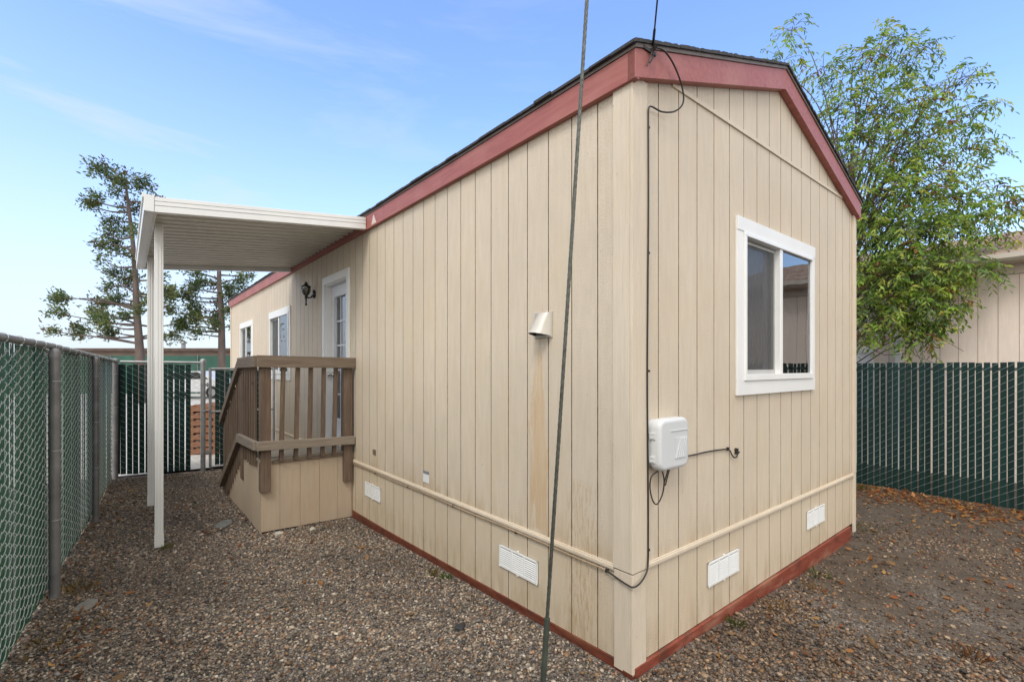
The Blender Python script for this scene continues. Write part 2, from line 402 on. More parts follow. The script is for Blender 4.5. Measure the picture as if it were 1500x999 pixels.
# corner boards
cw=.112; t=.019
mb=MB()
wbox(mb,'L',0,cw,.001,t,.50+.06,EZ); 
mb.build('corner_board',M['corner'],home,bevel=.002)
mb=MB(); wbox(mb,'G',-t,cw,.001,t,.56,EZ+.02); mb.build('corner_board',M['corner'],home,bevel=.002)
mb=MB(); wbox(mb,'L',0,cw-.006,.001,t-.003,.02,.552); mb.build('corner_board',M['corner'],home,bevel=.002)
mb=MB(); wbox(mb,'G',-t+.003,cw-.006,.001,t-.003,.02,.552); mb.build('corner_board',M['corner'],home,bevel=.002)
mb=MB(); wbox(mb,'G',W-.062,W+.016,.001,t,.585,EZ+.005); wbox(mb,'G',W-.062,W+.012,.001,t-.002,-.01,.583); mb.build('corner_board',M['corner'],home,bevel=.002)
mb=MB(); wbox(mb,'L',LEN-.09,LEN,.001,t,-.05,EZ); mb.build('corner_board',M['corner'],home,bevel=.002)
# belt trim
def belt(w,a0,a1,zc):
    mb=MB(); wbox(mb,w,a0,a1,.0005,.012,zc-.019,zc+.019); wbox(mb,w,a0,a1,.0005,.017,zc-.011,zc+.010)
    mb.build('belt_trim',M['corner'],home,bevel=.003)
belt('L',cw-.002,3.96,.554); belt('L',5.03,LEN-.09,.554); belt('G',cw-.002,W-.062,.567)
# seam flashing line across the gable
mb=MB(); wbox(mb,'G',.375,W-.375,.0005,.010,3.276,3.302); mb.build('gable_seam_strip',M['corner'],home,bevel=.002)
# red skirt boards
mb=MB(); mb.hexa([(-.022,-.03,-.35),(.0,-.03,-.35),(.0,LEN,-.35),(-.022,LEN,-.35),(-.022,-.03,.055),(.0,-.03,.055),(.0,LEN,botL(9)-.01),(-.022,LEN,botL(9)-.01)])
mb=MB()
for a0,a1 in ((.05,3.1),(3.104,6.2),(6.204,LEN)):
    mb.hexa([(-.012,a0,-.35),(.012,a0,-.35),(.012,a1,-.35),(-.012,a1,-.35),(-.012,a0,botL(a0)+.0),(.012,a0,botL(a0)+.0),(.012,a1,botL(a1)+.0),(-.012,a1,botL(a1)+.0)])
mb.box((-.020,-.016,-.35),(.02,.045,.03))
mb.build('skirt_board',M['redwet'],home,bevel=.002)
mb=MB(); mb.hexa([(.005,-.022,-.3),(3.50,-.022,-.3),(3.50,0,-.3),(.005,0,-.3),(.005,-.022,.058),(3.50,-.022,.072),(3.50,0,.072),(.005,0,.058)])
mb.build('skirt_board',M['redworn'],home,bevel=.002)
# eave fascia
OV=.04
mb=MB()
for a0,a1 in ((-.05,3.02),(3.023,7.9),(7.903,LEN+.05)):
    mb.box((-OV,a0,3.150),(0-.001,a1,3.300))
mb.build('eave_fascia',M['red'],home,bevel=.002)
mb=MB(); mb.box((W+.001,-.05,3.150),(W+OV,LEN+.05,3.300)); mb.build('eave_fascia',M['red'],home,bevel=.002)
# rake fascia (two boards), bottom edge from (-.04,3.15) to (MID,3.78)
def rk(u): return 3.150+(3.782-3.150)*((u+OV)/(MID+OV) if u<=MID else (W+OV-u)/(W+OV-MID))
RH=.152
for a,b_ in ((-OV-.0,MID-.001),(MID+.001,W+OV)):
    mb=MB(); s=1
    mb.prism([(a,-.052,rk(a)),(b_,-.052,rk(b_)),(b_,-.052,rk(b_)+RH),(a,-.052,rk(a)+RH)],(0,.050,0))
    mb.build('rake_fascia',M['red'],home,bevel=.002)
# drip edge + shingle roof
mb=MB()
for a,b_ in ((-OV-.006,MID),(MID,W+OV+.006)):
    mb.prism([(a,-.060,rk(a)+RH+.001),(b_,-.060,rk(b_)+RH+.001),(b_,-.060,rk(b_)+RH+.022),(a,-.060,rk(a)+RH+.022)],(0,LEN+.12,0))
mb.build('drip_edge',M['drip'],home)
mb=MB()
r0=random.Random(3)
def roofslab(a,b_):
    n=60; step=(b_-a)/n
    for i in range(n):
        u0=a+i*step; u1=u0+step; d=-.068-r0.random()*.007; h=.023; th=.016+r0.random()*.005
        mb.hexa([(u0,d,rk(u0)+RH+h),(u1,d,rk(u1)+RH+h),(u1,.2,rk(u1)+RH+h),(u0,.2,rk(u0)+RH+h),
                 (u0,d,rk(u0)+RH+h+th),(u1,d,rk(u1)+RH+h+th),(u1,.2,rk(u1)+RH+h+th),(u0,.2,rk(u0)+RH+h+th)])
    h=.0235;th=.016
    mb.hexa([(a,.15,rk(a)+RH+h),(b_,.15,rk(b_)+RH+h),(b_,LEN+.07,rk(b_)+RH+h),(a,LEN+.07,rk(a)+RH+h),(a,.15,rk(a)+RH+h+th),(b_,.15,rk(b_)+RH+h+th),(b_,LEN+.07,rk(b_)+RH+h+th),(a,LEN+.07,rk(a)+RH+h+th)])
roofslab(-OV-.022,MID); roofslab(MID,W+OV+.022)
n=80
for i in range(n):  # shingle tabs along the eave
    v0=-.06+i*(LEN+.12)/n; v1=v0+(LEN+.12)/n-.004; e=-OV-.02-r0.random()*.012; z=rk(-OV)+RH+.018
    mb.box((e,v0,z),(-OV,v1,z+.012+r0.random()*.008))
mb.build('shingle_roof',M['shingle'],home)
# small pale mark on the eave fascia
mb=MB(); mb.prism([(-OV-.002,3.20,3.165),(-OV-.002,3.33,3.165),(-OV-.002,3.275,3.27)],(-.001,0,0)); mb.build('paint_mark',simple('pale_mark',(.62,.50,.47),.7),home)

# windows
def window(w,o,outer,flip,name='window'):
    """o = opening, outer = trim outer rectangle; screen half at low a unless flip"""
    a0,a1,z0,z1=o; A0,A1,Z0,Z1=outer
    mb=MB(); wbox(mb,w,A0,A1,.001,.022,Z1-.095,Z1); wbox(mb,w,A0,A1,.001,.020,Z0,Z0+.098)
    wbox(mb,w,A0,A0+.090,.001,.018,Z0+.0985,Z1-.0955); wbox(mb,w,A1-.062,A1,.001,.018,Z0+.0985,Z1-.0955)
    f=mb.build('window',M['white'],home,bevel=.002); f['label']='white painted window trim'
    fa0,fa1=A0+.0905,A1-.0625; fz0,fz1=Z0+.1,Z1-.096; ft=.045
    mb=MB()
    wbox(mb,w,fa0,fa1,-.06,.030,fz0,fz0+ft); wbox(mb,w,fa0,fa1,-.06,.030,fz1-.028,fz1)
    wbox(mb,w,fa0,fa0+.03,-.06,.030,fz0+ft,fz1-.028); wbox(mb,w,fa1-.022,fa1,-.06,.024,fz0+ft,fz1-.028)
    mid=(fa0+fa1)/2
    wbox(mb,w,mid-.03,mid+.02,-.05,.020,fz0+ft,fz1-.028)
    mb.build('frame',M['vinyl'],f,bevel=.003)
    s0,s1=(fa0+.03,mid-.03) if not flip else (mid+.02,fa1-.03)
    p0,p1=(mid+.02,fa1-.022) if not flip else (fa0+.03,mid-.03)
    zz0,zz1=fz0+ft,fz1-.028
    mb=MB(); fr=.020
    wbox(mb,w,s0+.002,s1-.002,-.028,-.018,zz0+.001,zz0+.03); wbox(mb,w,s0+.002,s1-.002,-.028,-.018,zz1-.03,zz1-.012)
    wbox(mb,w,s0+.002,s0+fr,-.028,-.018,zz0+.03,zz1-.03); wbox(mb,w,s1-fr,s1-.002,-.028,-.018,zz0+.03,zz1-.03)
    mb.build('screen_frame',simple('grey_screen_frame',(.42,.42,.41),.5),f)
    mb=MB(); mb.add([P(w,s0+fr,-.022,zz0+.03),P(w,s1-fr,-.022,zz0+.03),P(w,s1-fr,-.022,zz1-.03),P(w,s0+fr,-.022,zz1-.03)],[(0,1,2,3)]); mb.build('insect_screen',M['screen'],f)
    mb=MB(); wbox(mb,w,s0,s1,-.048,-.044,zz0,zz1); mb.build('pane',M['glass'],f)
    mb=MB(); wbox(mb,w,p0,p1,.004,.008,zz0,zz1); mb.build('pane',M['glass'],f)
    # added pale sheet behind the glass, standing in for bright reflection
    mb=MB(); n=52; pts=[]; q0,q1=min(p0,s0)-.02,max(p1,s1)+.30
    for i in range(n+1):
        a=q0+(q1-q0)*i/n; pts.append((a,-.085-.010*math.sin(i*1.7)))
    mb.add([P(w,a,d,zz0-.1) for a,d in pts]+[P(w,a,d,zz1+.05) for a,d in pts],[(i,i+1,n+2+i,n+1+i) for i in range(n)],0,True)
    mb.build('pane_brightener',M['pane_brightener'],f)
M['pane_brightener']=simple('pale_reflection_fill',(.72,.69,.67),.9)  # pale colour brightens the panes in place of reflected light
window('G',WR,(1.143,2.549,1.457,2.684),False)
window('L',W1,(6.634,8.065,1.435,2.645),True)
window('L',W2,(9.492,10.905,1.435,2.645),True)

# door
mb=MB(); wbox(mb,'L',4.055,4.135,.001,.022,.66,2.838); wbox(mb,'L',4.95,5.029,.001,.022,.66,2.838); wbox(mb,'L',4.1355,4.9495,.001,.022,2.740,2.838)
dr=mb.build('door',M['white'],home,bevel=.002)
mb=MB(); wbox(mb,'L',4.130,4.150,-.13,.0005,.70,2.745); wbox(mb,'L',4.935,4.955,-.13,.0005,.70,2.745); wbox(mb,'L',4.151,4.934,-.13,.0005,2.725,2.745); wbox(mb,'L',4.13,4.955,-.13,.03,.67,.70)
mb.build('door_jamb',M['white'],dr)
mb=MB(); gx0,gx1,gz0,gz1=4.29,4.80,.98,2.57
dd0,dd1=-.115,-.075
wbox(mb,'L',4.152,gx0,dd0,dd1,.703,2.722); wbox(mb,'L',gx1,4.932,dd0,dd1,.703,2.722); wbox(mb,'L',gx0,gx1,dd0,dd1,.703,gz0); wbox(mb,'L',gx0,gx1,dd0,dd1,gz1,2.722)
for a,b_,c,d in ((gx0-.03,gx1+.03,gz0-.03,gz0),(gx0-.03,gx1+.03,gz1,gz1+.03)): wbox(mb,'L',a,b_,dd1,dd1+.014,c,d)
for a,b_ in ((gx0-.03,gx0),(gx1,gx1+.03)): wbox(mb,'L',a,b_,dd1,dd1+.014,gz0,gz1)
mb.build('door_leaf',M['doorwhite'],dr,bevel=.002)
mb=MB(); wbox(mb,'L',gx0,gx1,dd0+.012,dd0+.016,gz0,gz1); mb.build('glass_pane',M['glass'],dr)
mb=MB()
for k in (1,2): wbox(mb,'L',gx0+k*.17-.009,gx0+k*.17+.009,dd0+.017,dd0+.026,gz0,gz1)
for k in range(1,5): wbox(mb,'L',gx0,gx1,dd0+.017,dd0+.027,gz0+k*.318-.009,gz0+k*.318+.009)
mb.build('glazing_bars',M['doorwhite'],dr)
mb=MB(); 
for z in (1.552,): mb.tube([P('L',4.87,-.075,z),P('L',4.87,-.065,z),P('L',4.87,-.045,z),P('L',4.87,-.03,z),P('L',4.87,-.008,z),P('L',4.87,-.002,z)],[.033,.033,.014,.022,.030,.016],14)
mb.build('door_knob',M['knob'],dr)

# foundation vents
def skirtvent(w,a,z):
    mb=MB(); W_=.405; H_=.152
    wbox(mb,w,a,a+W_,.001,.004,z,z+H_,1)
    wbox(mb,w,a,a+W_,.0045,.012,z,z+.012); wbox(mb,w,a,a+W_,.0045,.012,z+H_-.012,z+H_)
    for k in range(4):
        x=a+k*(W_-.012)/3; wbox(mb,w,x,x+.012,.0045,.0115,z+.0125,z+H_-.0125)
    cwid=(W_-.048)/3
    for k in range(3):
        x=a+.0125+k*(cwid+.0115)
        for j in range(9):
            zz=z+.0145+j*.0138
            p=[P(w,x,.005,zz+.0035),P(w,x+cwid-.001,.005,zz+.0035),P(w,x+cwid-.001,.0125,zz-.001),P(w,x,.0125,zz-.001)]
            q=[(a_[0],a_[1],a_[2]+.0028) for a_ in p]
            mb.add(p+q,[(0,1,2,3),(7,6,5,4),(3,2,6,7),(0,4,5,1),(1,5,6,2),(0,3,7,4)])
    for (aa,zz) in ((a+.006,z+.006),(a+W_-.006,z+.006),(a+.006,z+H_-.006),(a+W_-.006,z+H_-.006),(a+W_/2,z-.004),(a+W_/2,z+H_+.004)):
        wbox(mb,w,aa-.006,aa+.006,.003,.014,zz-.006,zz+.006)
    mb.build('foundation_vent',[M['vent'],M['ventdark']],home)
skirtvent('L',3.18,.232); skirtvent('L',.733,.236); skirtvent('G',.772,.259); skirtvent('G',2.402,.272)
# tag + plate
mb=MB(); wbox(mb,'L',2.165,2.265,.001,.005,.625,.70); wbox(mb,'L',2.165,2.265,.001,.006,.701,.728,1); mb.build('small_notice_plate',[M['tag'],M['tagdark']],home)
mb=MB(); wbox(mb,'L',3.305,3.37,.001,.012,.715,.768); mb.build('blank_outlet_plate',M['brown'],home,bevel=.002)
# vent hood
mb=MB()
h=MB(); a0,a1=.600,.768; z0,z1=1.838,2.002
wbox(h,'L',a0,a1,.001,.006,z0,z1)
n=9; prof=[]
for i in range(n):   # rounded sheet folded over: cross-section across a, slopes out as it comes down
    t_=i/(n-1); a=a0+.012+(a1-a0-.024)*t_; bulge=math.sin(math.pi*t_)**.45 if 0<t_<1 else 0
    prof.append((a,bulge))
top=[P('L',a,.006+.012*b_,z1-.004-.0*b_) for a,b_ in prof]
bot=[P('L',a,.006+.112*b_,z0+.012+.018*b_) for a,b_ in prof]
h.add(top+bot,[(i,i+1,n+i+1,n+i) for i in range(n-1)],0,True)
tin=[(x+.0025,y,z-.002) for x,y,z in top]; bin_=[(x+.0035,y,z) for x,y,z in bot]
h.add(tin+bin_,[(i,n+i,n+i+1,i+1) for i in range(n-1)],1,True)
h.add([bot[i] for i in range(n)]+[bin_[i] for i in range(n)],[(i,i+1,n+i+1,n+i) for i in range(n-1)],0)
h.add([top[0],top[-1],P('L',a1-.012,.006,z1-.004)],[(0,1,2)],0)
wbox(h,'L',a0+.01,a1-.01,.006,.03,z0+.004,z0+.007)
h.build('dryer_vent_hood',[M['hood'],M['tin']],home)

# ------------------------------------------------------------------ WALL LANTERN
lan=thing('wall_lantern','black coach lantern on the tan wall left of the white door','lantern',(-.02,5.42,2.68))
mb=MB(); mb.tube([(0,5.42,2.68),(-.018,5.42,2.68),(-.03,5.42,2.68)],[.058,.058,.03],16); mb.build('backplate',M['black'],lan)
mb=MB(); mb.tube([(-.02,5.42,2.67),(-.05,5.42,2.63),(-.085,5.42,2.62),(-.115,5.42,2.655)],.010,8); 
mb.lathe([(.001,-.15),(.012,-.145),(.016,-.13),(.009,-.12),(.012,-.06),(.022,-.03),(.012,-.01),(.036,.0),(.036,.006),(.001,.006)],(-.115,5.42,2.66)); mb.build('arm',M['black'],lan)
lz=2.668; lc=(-.115,5.42,lz)
mb=MB()
for k in range(6):
    a=math.pi*2*k/6; pts=[(lc[0]+r*math.cos(a),lc[1]+r*math.sin(a),lz+z) for r,z in ((.036,0),(.052,.03),(.060,.07),(.062,.105),(.052,.118))]
    mb.tube(pts,.0035,5)
mb.lathe([(.066,.104),(.066,.110),(.05,.122),(.022,.135),(.018,.145),(.028,.152),(.018,.162),(.006,.168),(.008,.176),(.001,.184)],lc)
mb.build('cage',M['black'],lan)
mb=MB(); mb.lathe([(.032,.002),(.046,.03),(.054,.07),(.056,.103)],lc,12); mb.build('glass_shade',M['lglass'],lan)

# ------------------------------------------------------------------ UTILITY BOX
bx=thing('utility_box','grey plastic communications box screwed to the gable wall beside the corner','utility box',(.27,-.001,1.09))
def rbox(mb,u0,u1,v0,v1,z0,z1,r,m=0,n=5,inset=0.):
    def ring(v,ins):
        pts=[]
        for cx_,cz,a0 in ((u1-r,z1-r,0),(u0+r,z1-r,90),(u0+r,z0+r,180),(u1-r,z0+r,270)):
            for i in range(n+1):
                a=R(a0+90*i/n); pts.append((cx_+(r-ins)*math.cos(a),v,cz+(r-ins)*math.sin(a)))
        return pts
    rings=[ring(v0,0),ring(v1+.02,0),ring(v1+.012,.002),ring(v1+.005,.007),ring(v1+.001,.013),ring(v1,.021)]
    k=len(rings[0]); vs=[p for q in rings for p in q]
    fs=[(i*k+j,i*k+(j+1)%k,(i+1)*k+(j+1)%k,(i+1)*k+j) for i in range(len(rings)-1) for j in range(k)]
    mb.add(vs,fs,m,True); mb.add(rings[-1],[tuple(range(k))],m); mb.add(rings[0],[tuple(range(k-1,-1,-1))],m)
mb=MB(); rbox(mb,.125,.400,-.001,-.050,1.10,1.362,.045); mb.build('box_back',M['boxgrey'],bx)
mb=MB(); rbox(mb,.120,.408,-.038,-.092,1.088,1.370,.050)
mb.build('box_cover',M['boxgrey'],bx)
mb=MB(); mb.box((.222,-.093,1.300),(.395,-.0965,1.3035))
pz0,pz1,pu0,pu1=1.145,1.262,.262,.378
mb.box((pu0,-.0925,pz0),(pu1,-.0945,pz1))
for k in range(5):
    u=pu0+.004+k*.021
    mb.prism([(u,-.0945,pz0+.004),(u+.010,-.0945,pz0+.004),(min(u+.055,pu1-.002),-.0945,pz1-.004),(min(u+.045,pu1-.004),-.0945,pz1-.004)],(0,-.004,0))
mb.build('embossed_panel',M['boxgrey'],bx,bevel=.001)
for z in (1.135,1.262):
    mb=MB(); mb.box((.113,-.030,z),(.124,-.064,z+.036)); mb.box((.110,-.040,z+.006),(.114,-.058,z+.010)); mb.box((.110,-.040,z+.026),(.114,-.058,z+.030)); mb.build('hinge',M['boxgrey'],bx,bevel=.001)
mb=MB(); mb.tube([(.408,-.05,1.26),(.418,-.05,1.26)],.008,8); mb.build('latch_screw',M['cable'],bx)

# ------------------------------------------------------------------ CABLES
def cat(pts,n=8):
    P_=[Vector(p) for p in pts]; P_=[P_[0]*2-P_[1]]+P_+[P_[-1]*2-P_[-2]]; out=[]
    for i in range(1,len(P_)-2):
        p0,p1,p2,p3=P_[i-1:i+3]
        for k in range(n):
            t_=k/n; out.append(.5*((2*p1)+(-p0+p2)*t_+(2*p0-5*p1+4*p2-p3)*t_*t_+(-p0+3*p1-3*p2+p3)*t_**3))
    out.append(P_[-2]); return out
def W2L(X,Y,Z): a=W2H(X,Y); return (a[0],a[1],Z)
cb=thing('house_cable','thin black cable running from the gable fascia down the corner and along the belt trim','cable',(.1,-.022,1.6))
att=(.10,-.063,3.36)
mb=MB()
mb.tube(cat([att,(.17,-.085,3.355),(.27,-.082,3.32),(.36,-.075,3.24),(.385,-.068,3.16),(.34,-.045,3.105),(.24,-.027,3.075),(.14,-.026,3.07),(.114,-.026,3.05),(.112,-.025,3.0)]),.0048,7)
mb.build('drip_loop',M['cable'],cb)
mb=MB()
mb.tube(cat([(.112,-.025,3.0),(.113,-.025,2.5),(.107,-.025,2.0),(.104,-.024,1.6),(.108,-.024,1.2),(.112,-.024,.9),(.112,-.024,.70),(.108,-.026,.60),(.085,-.032,.550),(.03,-.034,.512),(-.028,-.03,.502),(-.032,.02,.506),(-.028,.10,.520),(-.021,.16,.530)]),.0048,7)
mb.build('corner_run',M['cable'],cb)
mb=MB()
pts=[(-.021,.16,.530)]+[(-.016,v,.5285-.003*math.sin(v*5)) for v in np.arange(.4,3.9,.35)]+[(-.016,3.93,.53),(-.02,3.945,.6),(-.02,3.95,.70)]
mb.tube(cat(pts,4),.0050,7); 
mb.build('wall_run',M['cabletan'],cb)
for v in (.16,.95,1.75,2.55,3.3): mb=MB(); mb.box((-.001,v-.006,.515),(-.020,v+.006,.533)); mb.build('cable_clip',M['cable'],cb)
for z in (.66,1.63,2.27,2.95): mb=MB(); mb.box((.114,-.019,z-.006),(.124,-.028,z+.006)); mb.build('cable_clip',M['cable'],cb)
mb=MB()
mb.tube(cat([(.20,-.05,1.09),(.215,-.055,1.03),(.208,-.05,.955),(.165,-.045,.905),(.13,-.04,.93),(.112,-.035,1.0),(.118,-.04,1.06),(.16,-.05,1.085)]),.0040,7)
mb.tube(cat([(.255,-.055,1.09),(.235,-.055,1.05),(.222,-.05,1.005),(.235,-.05,1.0),(.25,-.05,1.03),(.27,-.055,1.09)]),.0036,7)
setp(mb.build('cable_loops',M['cable'],None,base=(.18,-.04,1.09)),'looped black wires hanging below the grey communications box','cable')
mb=MB()
mb.tube(cat([(.404,-.02,1.135),(.55,-.010,1.118),(.75,-.008,1.118),(.92,-.008,1.113),(1.035,-.010,1.102),(1.075,-.014,1.06),(1.10,-.018,1.042),(1.135,-.018,1.05),(1.14,-.016,1.095)]),.0045,7)
mb.box((1.02,-.001,1.098),(1.035,-.016,1.118)); mb.box((1.135,-.001,1.06),(1.148,-.022,1.10)); mb.tube([(1.14,-.018,1.06),(1.165,-.02,1.075)],.005,6)
setp(mb.build('cable_stub',M['cable'],None,base=(.404,-.02,1.13)),'short black cable stub ending in a hook to the right of the grey box','cable')
# overhead drop wire with clamp
dw=thing('service_wire','thin overhead service wire hooked to the red fascia near the roof corner','wire',att)
a=H2W(*att[:2]); aw=Vector((a.x,a.y,3.37))
d=Vector((-.065*1.0,-.30,.047))
pts=[]
for i in range(30):
    s_=i*1.2; p=aw+d/.3*s_; sag=.00*s_; pts.append((p.x,p.y,p.z+.0035*s_*s_*.3))
mb=MB(); mb.tube([W2L(*p) for p in pts],.0042,6); mb.build('wire_span',M['cable'],dw)
mb=MB(); mb.tube([(.10,-.055,3.33),(.10,-.085,3.36)],.008,6); mb.tube(cat([(.10,-.06,3.35),(.075,-.07,3.31),(.045,-.063,3.235)]),.0035,6); mb.tube(cat([(.10,-.06,3.34),(.085,-.07,3.29),(.07,-.063,3.262)]),.004,6); mb.box((.02,-.054,3.322),(.13,-.062,3.338))
mb.tube([W2L(*pts[0]),W2L(*(Vector(pts[0]).lerp(Vector(pts[1]),.08)))],.007,6)
mb.build('wire_clamp',M['cable'],dw)
# guy cable in front
gw=thing('guy_cable','taut twisted steel guy cable slanting up in front of the long wall','guy cable',(.113,2.0,0),world=True)
p0=Vector((.108,2.0,-.02)); p1=Vector((.322,2.0,3.3)); dirg=(p1-p0).normalized()
mb=MB()
n=420; L_=9.5; q=dirg.cross(Vector((0,1,0))).normalized(); q2=dirg.cross(q)
for s_ in range(5):
    pts=[]
    for i in range(n):
        t_=i/(n-1)*L_; a=t_*42+s_*2*math.pi/5
        pts.append(p0+dirg*t_+(q*math.cos(a)+q2*math.sin(a))*.0046)
    mb.tube(pts,.0040,5)
mb.build('steel_strand',M['guy'],gw)
mb=MB(); mb.tube([p0+dirg*.02,p0+dirg*.62],.0125,12); mb.build('lower_sleeve',M['guard'],gw)
mb=MB(); mb.tube([p0-dirg*.4,p0+dirg*.04],.010,8); mb.build('anchor_rod',M['galvd'],gw)

# ------------------------------------------------------------------ PATIO COVER
pc=thing('patio_cover','cream aluminium awning roof over the porch carried on two square posts','patio cover',(-1.83,4.1,g(-1.83,4.1)))
V0,V1,UO=3.48,6.52,-1.90
def cz(u): return 3.155+(u+.045)*.105      # underside of pans
mb=MB()  # corrugated pan: ribs run out from the wall
prof=[]; pitch=.152; v=V0+.03
while v<V1-.05:
    prof+= [(v,0),(v+.094,0),(v+.104,.034),(v+.142,.034)]; v+=pitch
prof.append((V1-.03,0)); k=len(prof)
for dz,flip in ((.052,0),(.0545,1)):
    vs=[(-.045,a,cz(-.045)+h_+dz) for a,h_ in prof]+[(UO+.0,a,cz(UO)+h_+dz) for a,h_ in prof]
    mb.add(vs,[(i,i+1,k+i+1,k+i) if not flip else (i,k+i,k+i+1,i+1) for i in range(k-1)])
mb.build('roof_pans',M['pan'],pc)
def slbeam(mb,v0,v1,u0,u1,zb,zt,m=0):
    mb.hexa([(u0,v0,cz(u0)+zb),(u1,v0,cz(u1)+zb),(u1,v1,cz(u1)+zb),(u0,v1,cz(u0)+zb),(u0,v0,cz(u0)+zt),(u1,v0,cz(u1)+zt),(u1,v1,cz(u1)+zt),(u0,v1,cz(u0)+zt)],m)
for va,vb,sgn in ((V0,V0+.05,-1),(V1-.05,V1,1)):
    mb=MB(); slbeam(mb,va,vb,UO+.012,-.045,0,.130)
    vf=va if sgn<0 else vb
    for zb,zt in ((.094,.128),(.058,.090),(.0,.052)):
        slbeam(mb,vf+sgn*.010 if sgn<0 else vf,vf if sgn<0 else vf+.010,UO+.012,-.045,zb,zt)
    mb.build('side_fascia',M['alu'],pc,bevel=.002)
mb=MB(); zo=cz(UO); mb.box((UO-.10+.04,V0-.012,zo+.0),(UO+.010,V1+.012,zo+.14)); mb.box((UO-.072,V0-.012,zo+.11),(UO-.058,V1+.012,zo+.152))
mb.build('gutter_beam',M['alu'],pc,bevel=.003)
mb=MB(); mb.box((UO+.012,V0+.052,zo+.01),(UO+.030,V1-.052,zo+.05)); mb.build('header_strip',M['alu'],pc)
mb=MB(); mb.box((-.041,V0+.051,3.207),(-.060,V1-.051,3.262)); mb.build('pan_end_shade_strip',M['tin'],pc)  # added dark strip, shade of the open pan ends put into its colour
for vv in (4.10,5.86):
    mb=MB(); uu=-1.83; s_=.034
    mb.box((uu-s_,vv-s_,g(uu,vv)+.012),(uu+s_,vv+s_,zo+.056))
    for du in (-.012,.012): mb.box((uu+du-.004,vv-s_-.004,g(uu,vv)+.10),(uu+du+.004,vv-s_,zo+.056))
    o=mb.build('post',M['alu'],pc,bevel=.004)
    mb=MB(); mb.box((uu-s_-.003,vv-s_-.008,g(uu,vv)+.02),(uu+s_+.003,vv-s_-.004,g(uu,vv)+.14)); mb.build('foot_bracket',M['alu'],o)
for i in range(5):
    u=UO-.03+random.uniform(0,.14); v=V0+random.uniform(0,.04); mb=MB(); mb.tube([(u,v,cz(u)+.128),(u+.008,v+.004,cz(u)+.150)],.006,5); mb.build('dry_debris',M['bark'],pc)

# ------------------------------------------------------------------ PORCH STEPS
ps=thing('porch_steps','weathered wood porch landing and stairs with boxed tan skirt against the long wall','porch steps',(-.98,3.96,g(-.98,3.96)))
FV=3.96; SU=-.98; DZ=.655; EV=5.02
mb=MB()   # front skirt with shallow grooves
E=[SU]+[SU+.185+.205*i for i in range(5)]+[-.022]
zb=lambda u:-.085+.0*u
for a,b_ in zip(E,E[1:]):
    mb.hexa([(a+.002,FV,-.075-.02*((a-SU))),(b_-.002,FV,-.075-.02*(b_-SU)),(b_-.002,FV+.012,-.075),(a+.002,FV+.012,-.075),(a+.002,FV,.652),(b_-.002,FV,.652),(b_-.002,FV+.012,.652),(a+.002,FV+.012,.652)],0)
mb.box((SU+.002,FV+.004,-.07),(-.022,FV+.011,.65),1)
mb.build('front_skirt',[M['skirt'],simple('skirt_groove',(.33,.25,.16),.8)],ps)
# side skirt: rectangle under the landing then stepped diagonal down
mb=MB()
def sidepoly(a,b_,ztop_a,ztop_b): 
    za,zbm=g(SU,a)-.03,g(SU,b_)-.03
    mb.prism([(SU,a,za),(SU,b_,zbm),(SU,b_,max(ztop_b,zbm+.01)),(SU,a,max(ztop_a,za+.01))],(.012,0,0))
sidepoly(FV+.013,4.22,.652,.652); sidepoly(4.223,4.42,.652,.652); sidepoly(4.423,4.62,.652,.652); sidepoly(4.623,4.83,.652,.652)
SL=.66
for i in range(6):
    a=4.833+i*.17; b_=a+.167; sidepoly(a,b_,.652-(a-4.83)*SL,.652-(b_-4.83)*SL)
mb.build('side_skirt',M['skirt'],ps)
# landing boards and treads
mb=MB()
for i in range(8):
    a=FV-.012+i*.132; mb.box((SU-.012,a,DZ),(-.022,a+.127,DZ+.028))
mb.build('landing_boards',M['deck'],ps,bevel=.002)
mb=MB()
for i in range(3):
    z=DZ-.175*(i+1); a=EV+i*.29
    mb.box((SU+.012,a,z),(-.06,a+.135,z+.028)); mb.box((SU+.012,a+.14,z),(-.06,a+.28,z+.028))
    mb.box((SU+.014,a,z+.028),(-.06,a-.015,z+.172))
mb.box((SU+.014,EV+.85,-.14),(-.06,EV+.865,.125))
mb.build('stair_treads',M['deck'],ps,bevel=.002)
# posts
def post(u,v,z0,z1,s=.1,name='post'):
    mb=MB(); mb.box((u,v,z0),(u+s,v+s,z1)); return mb.build(name,M['wood'],ps,bevel=.004)
post(-1.0+.01,FV-.045,.345,1.66); post(-.125,FV-.045,.33,1.645)
post(-1.005,4.86,.32,1.655,.088); post(-1.005,6.12,-.12,.95,.088)
# rails: front upper, front lower
mb=MB(); mb.hexa([(-1.03,FV-.088,1.650),(.012,FV-.088,1.638),(.012,FV-.047,1.638),(-1.03,FV-.047,1.650),(-1.03,FV-.088,1.775),(.012,FV-.088,1.760),(.012,FV-.047,1.760),(-1.03,FV-.047,1.775)])
mb.build('rail',M['woodh'],ps,bevel=.004)
mb=MB(); mb.hexa([(-1.035,FV-.090,.790),(-.012,FV-.090,.760),(-.012,FV-.047,.760),(-1.035,FV-.047,.790),(-1.035,FV-.090,.885),(-.012,FV-.090,.852),(-.012,FV-.047,.852),(-1.035,FV-.047,.885)])
mb.build('rail',M['woodl'],ps,bevel=.004)
def siderail(u0,u1,a,b_,za,zb_,h_,mt='woodv'):
    mb=MB(); mb.hexa([(u0,a,za),(u1,a,za),(u1,b_,zb_),(u0,b_,zb_),(u0,a,za+h_),(u1,a,za+h_),(u1,b_,zb_+h_),(u0,b_,zb_+h_)]); return mb.build('rail',M[mt],ps,bevel=.004)
siderail(-1.055,-1.012,FV-.045,4.85,1.652,1.640,.118)
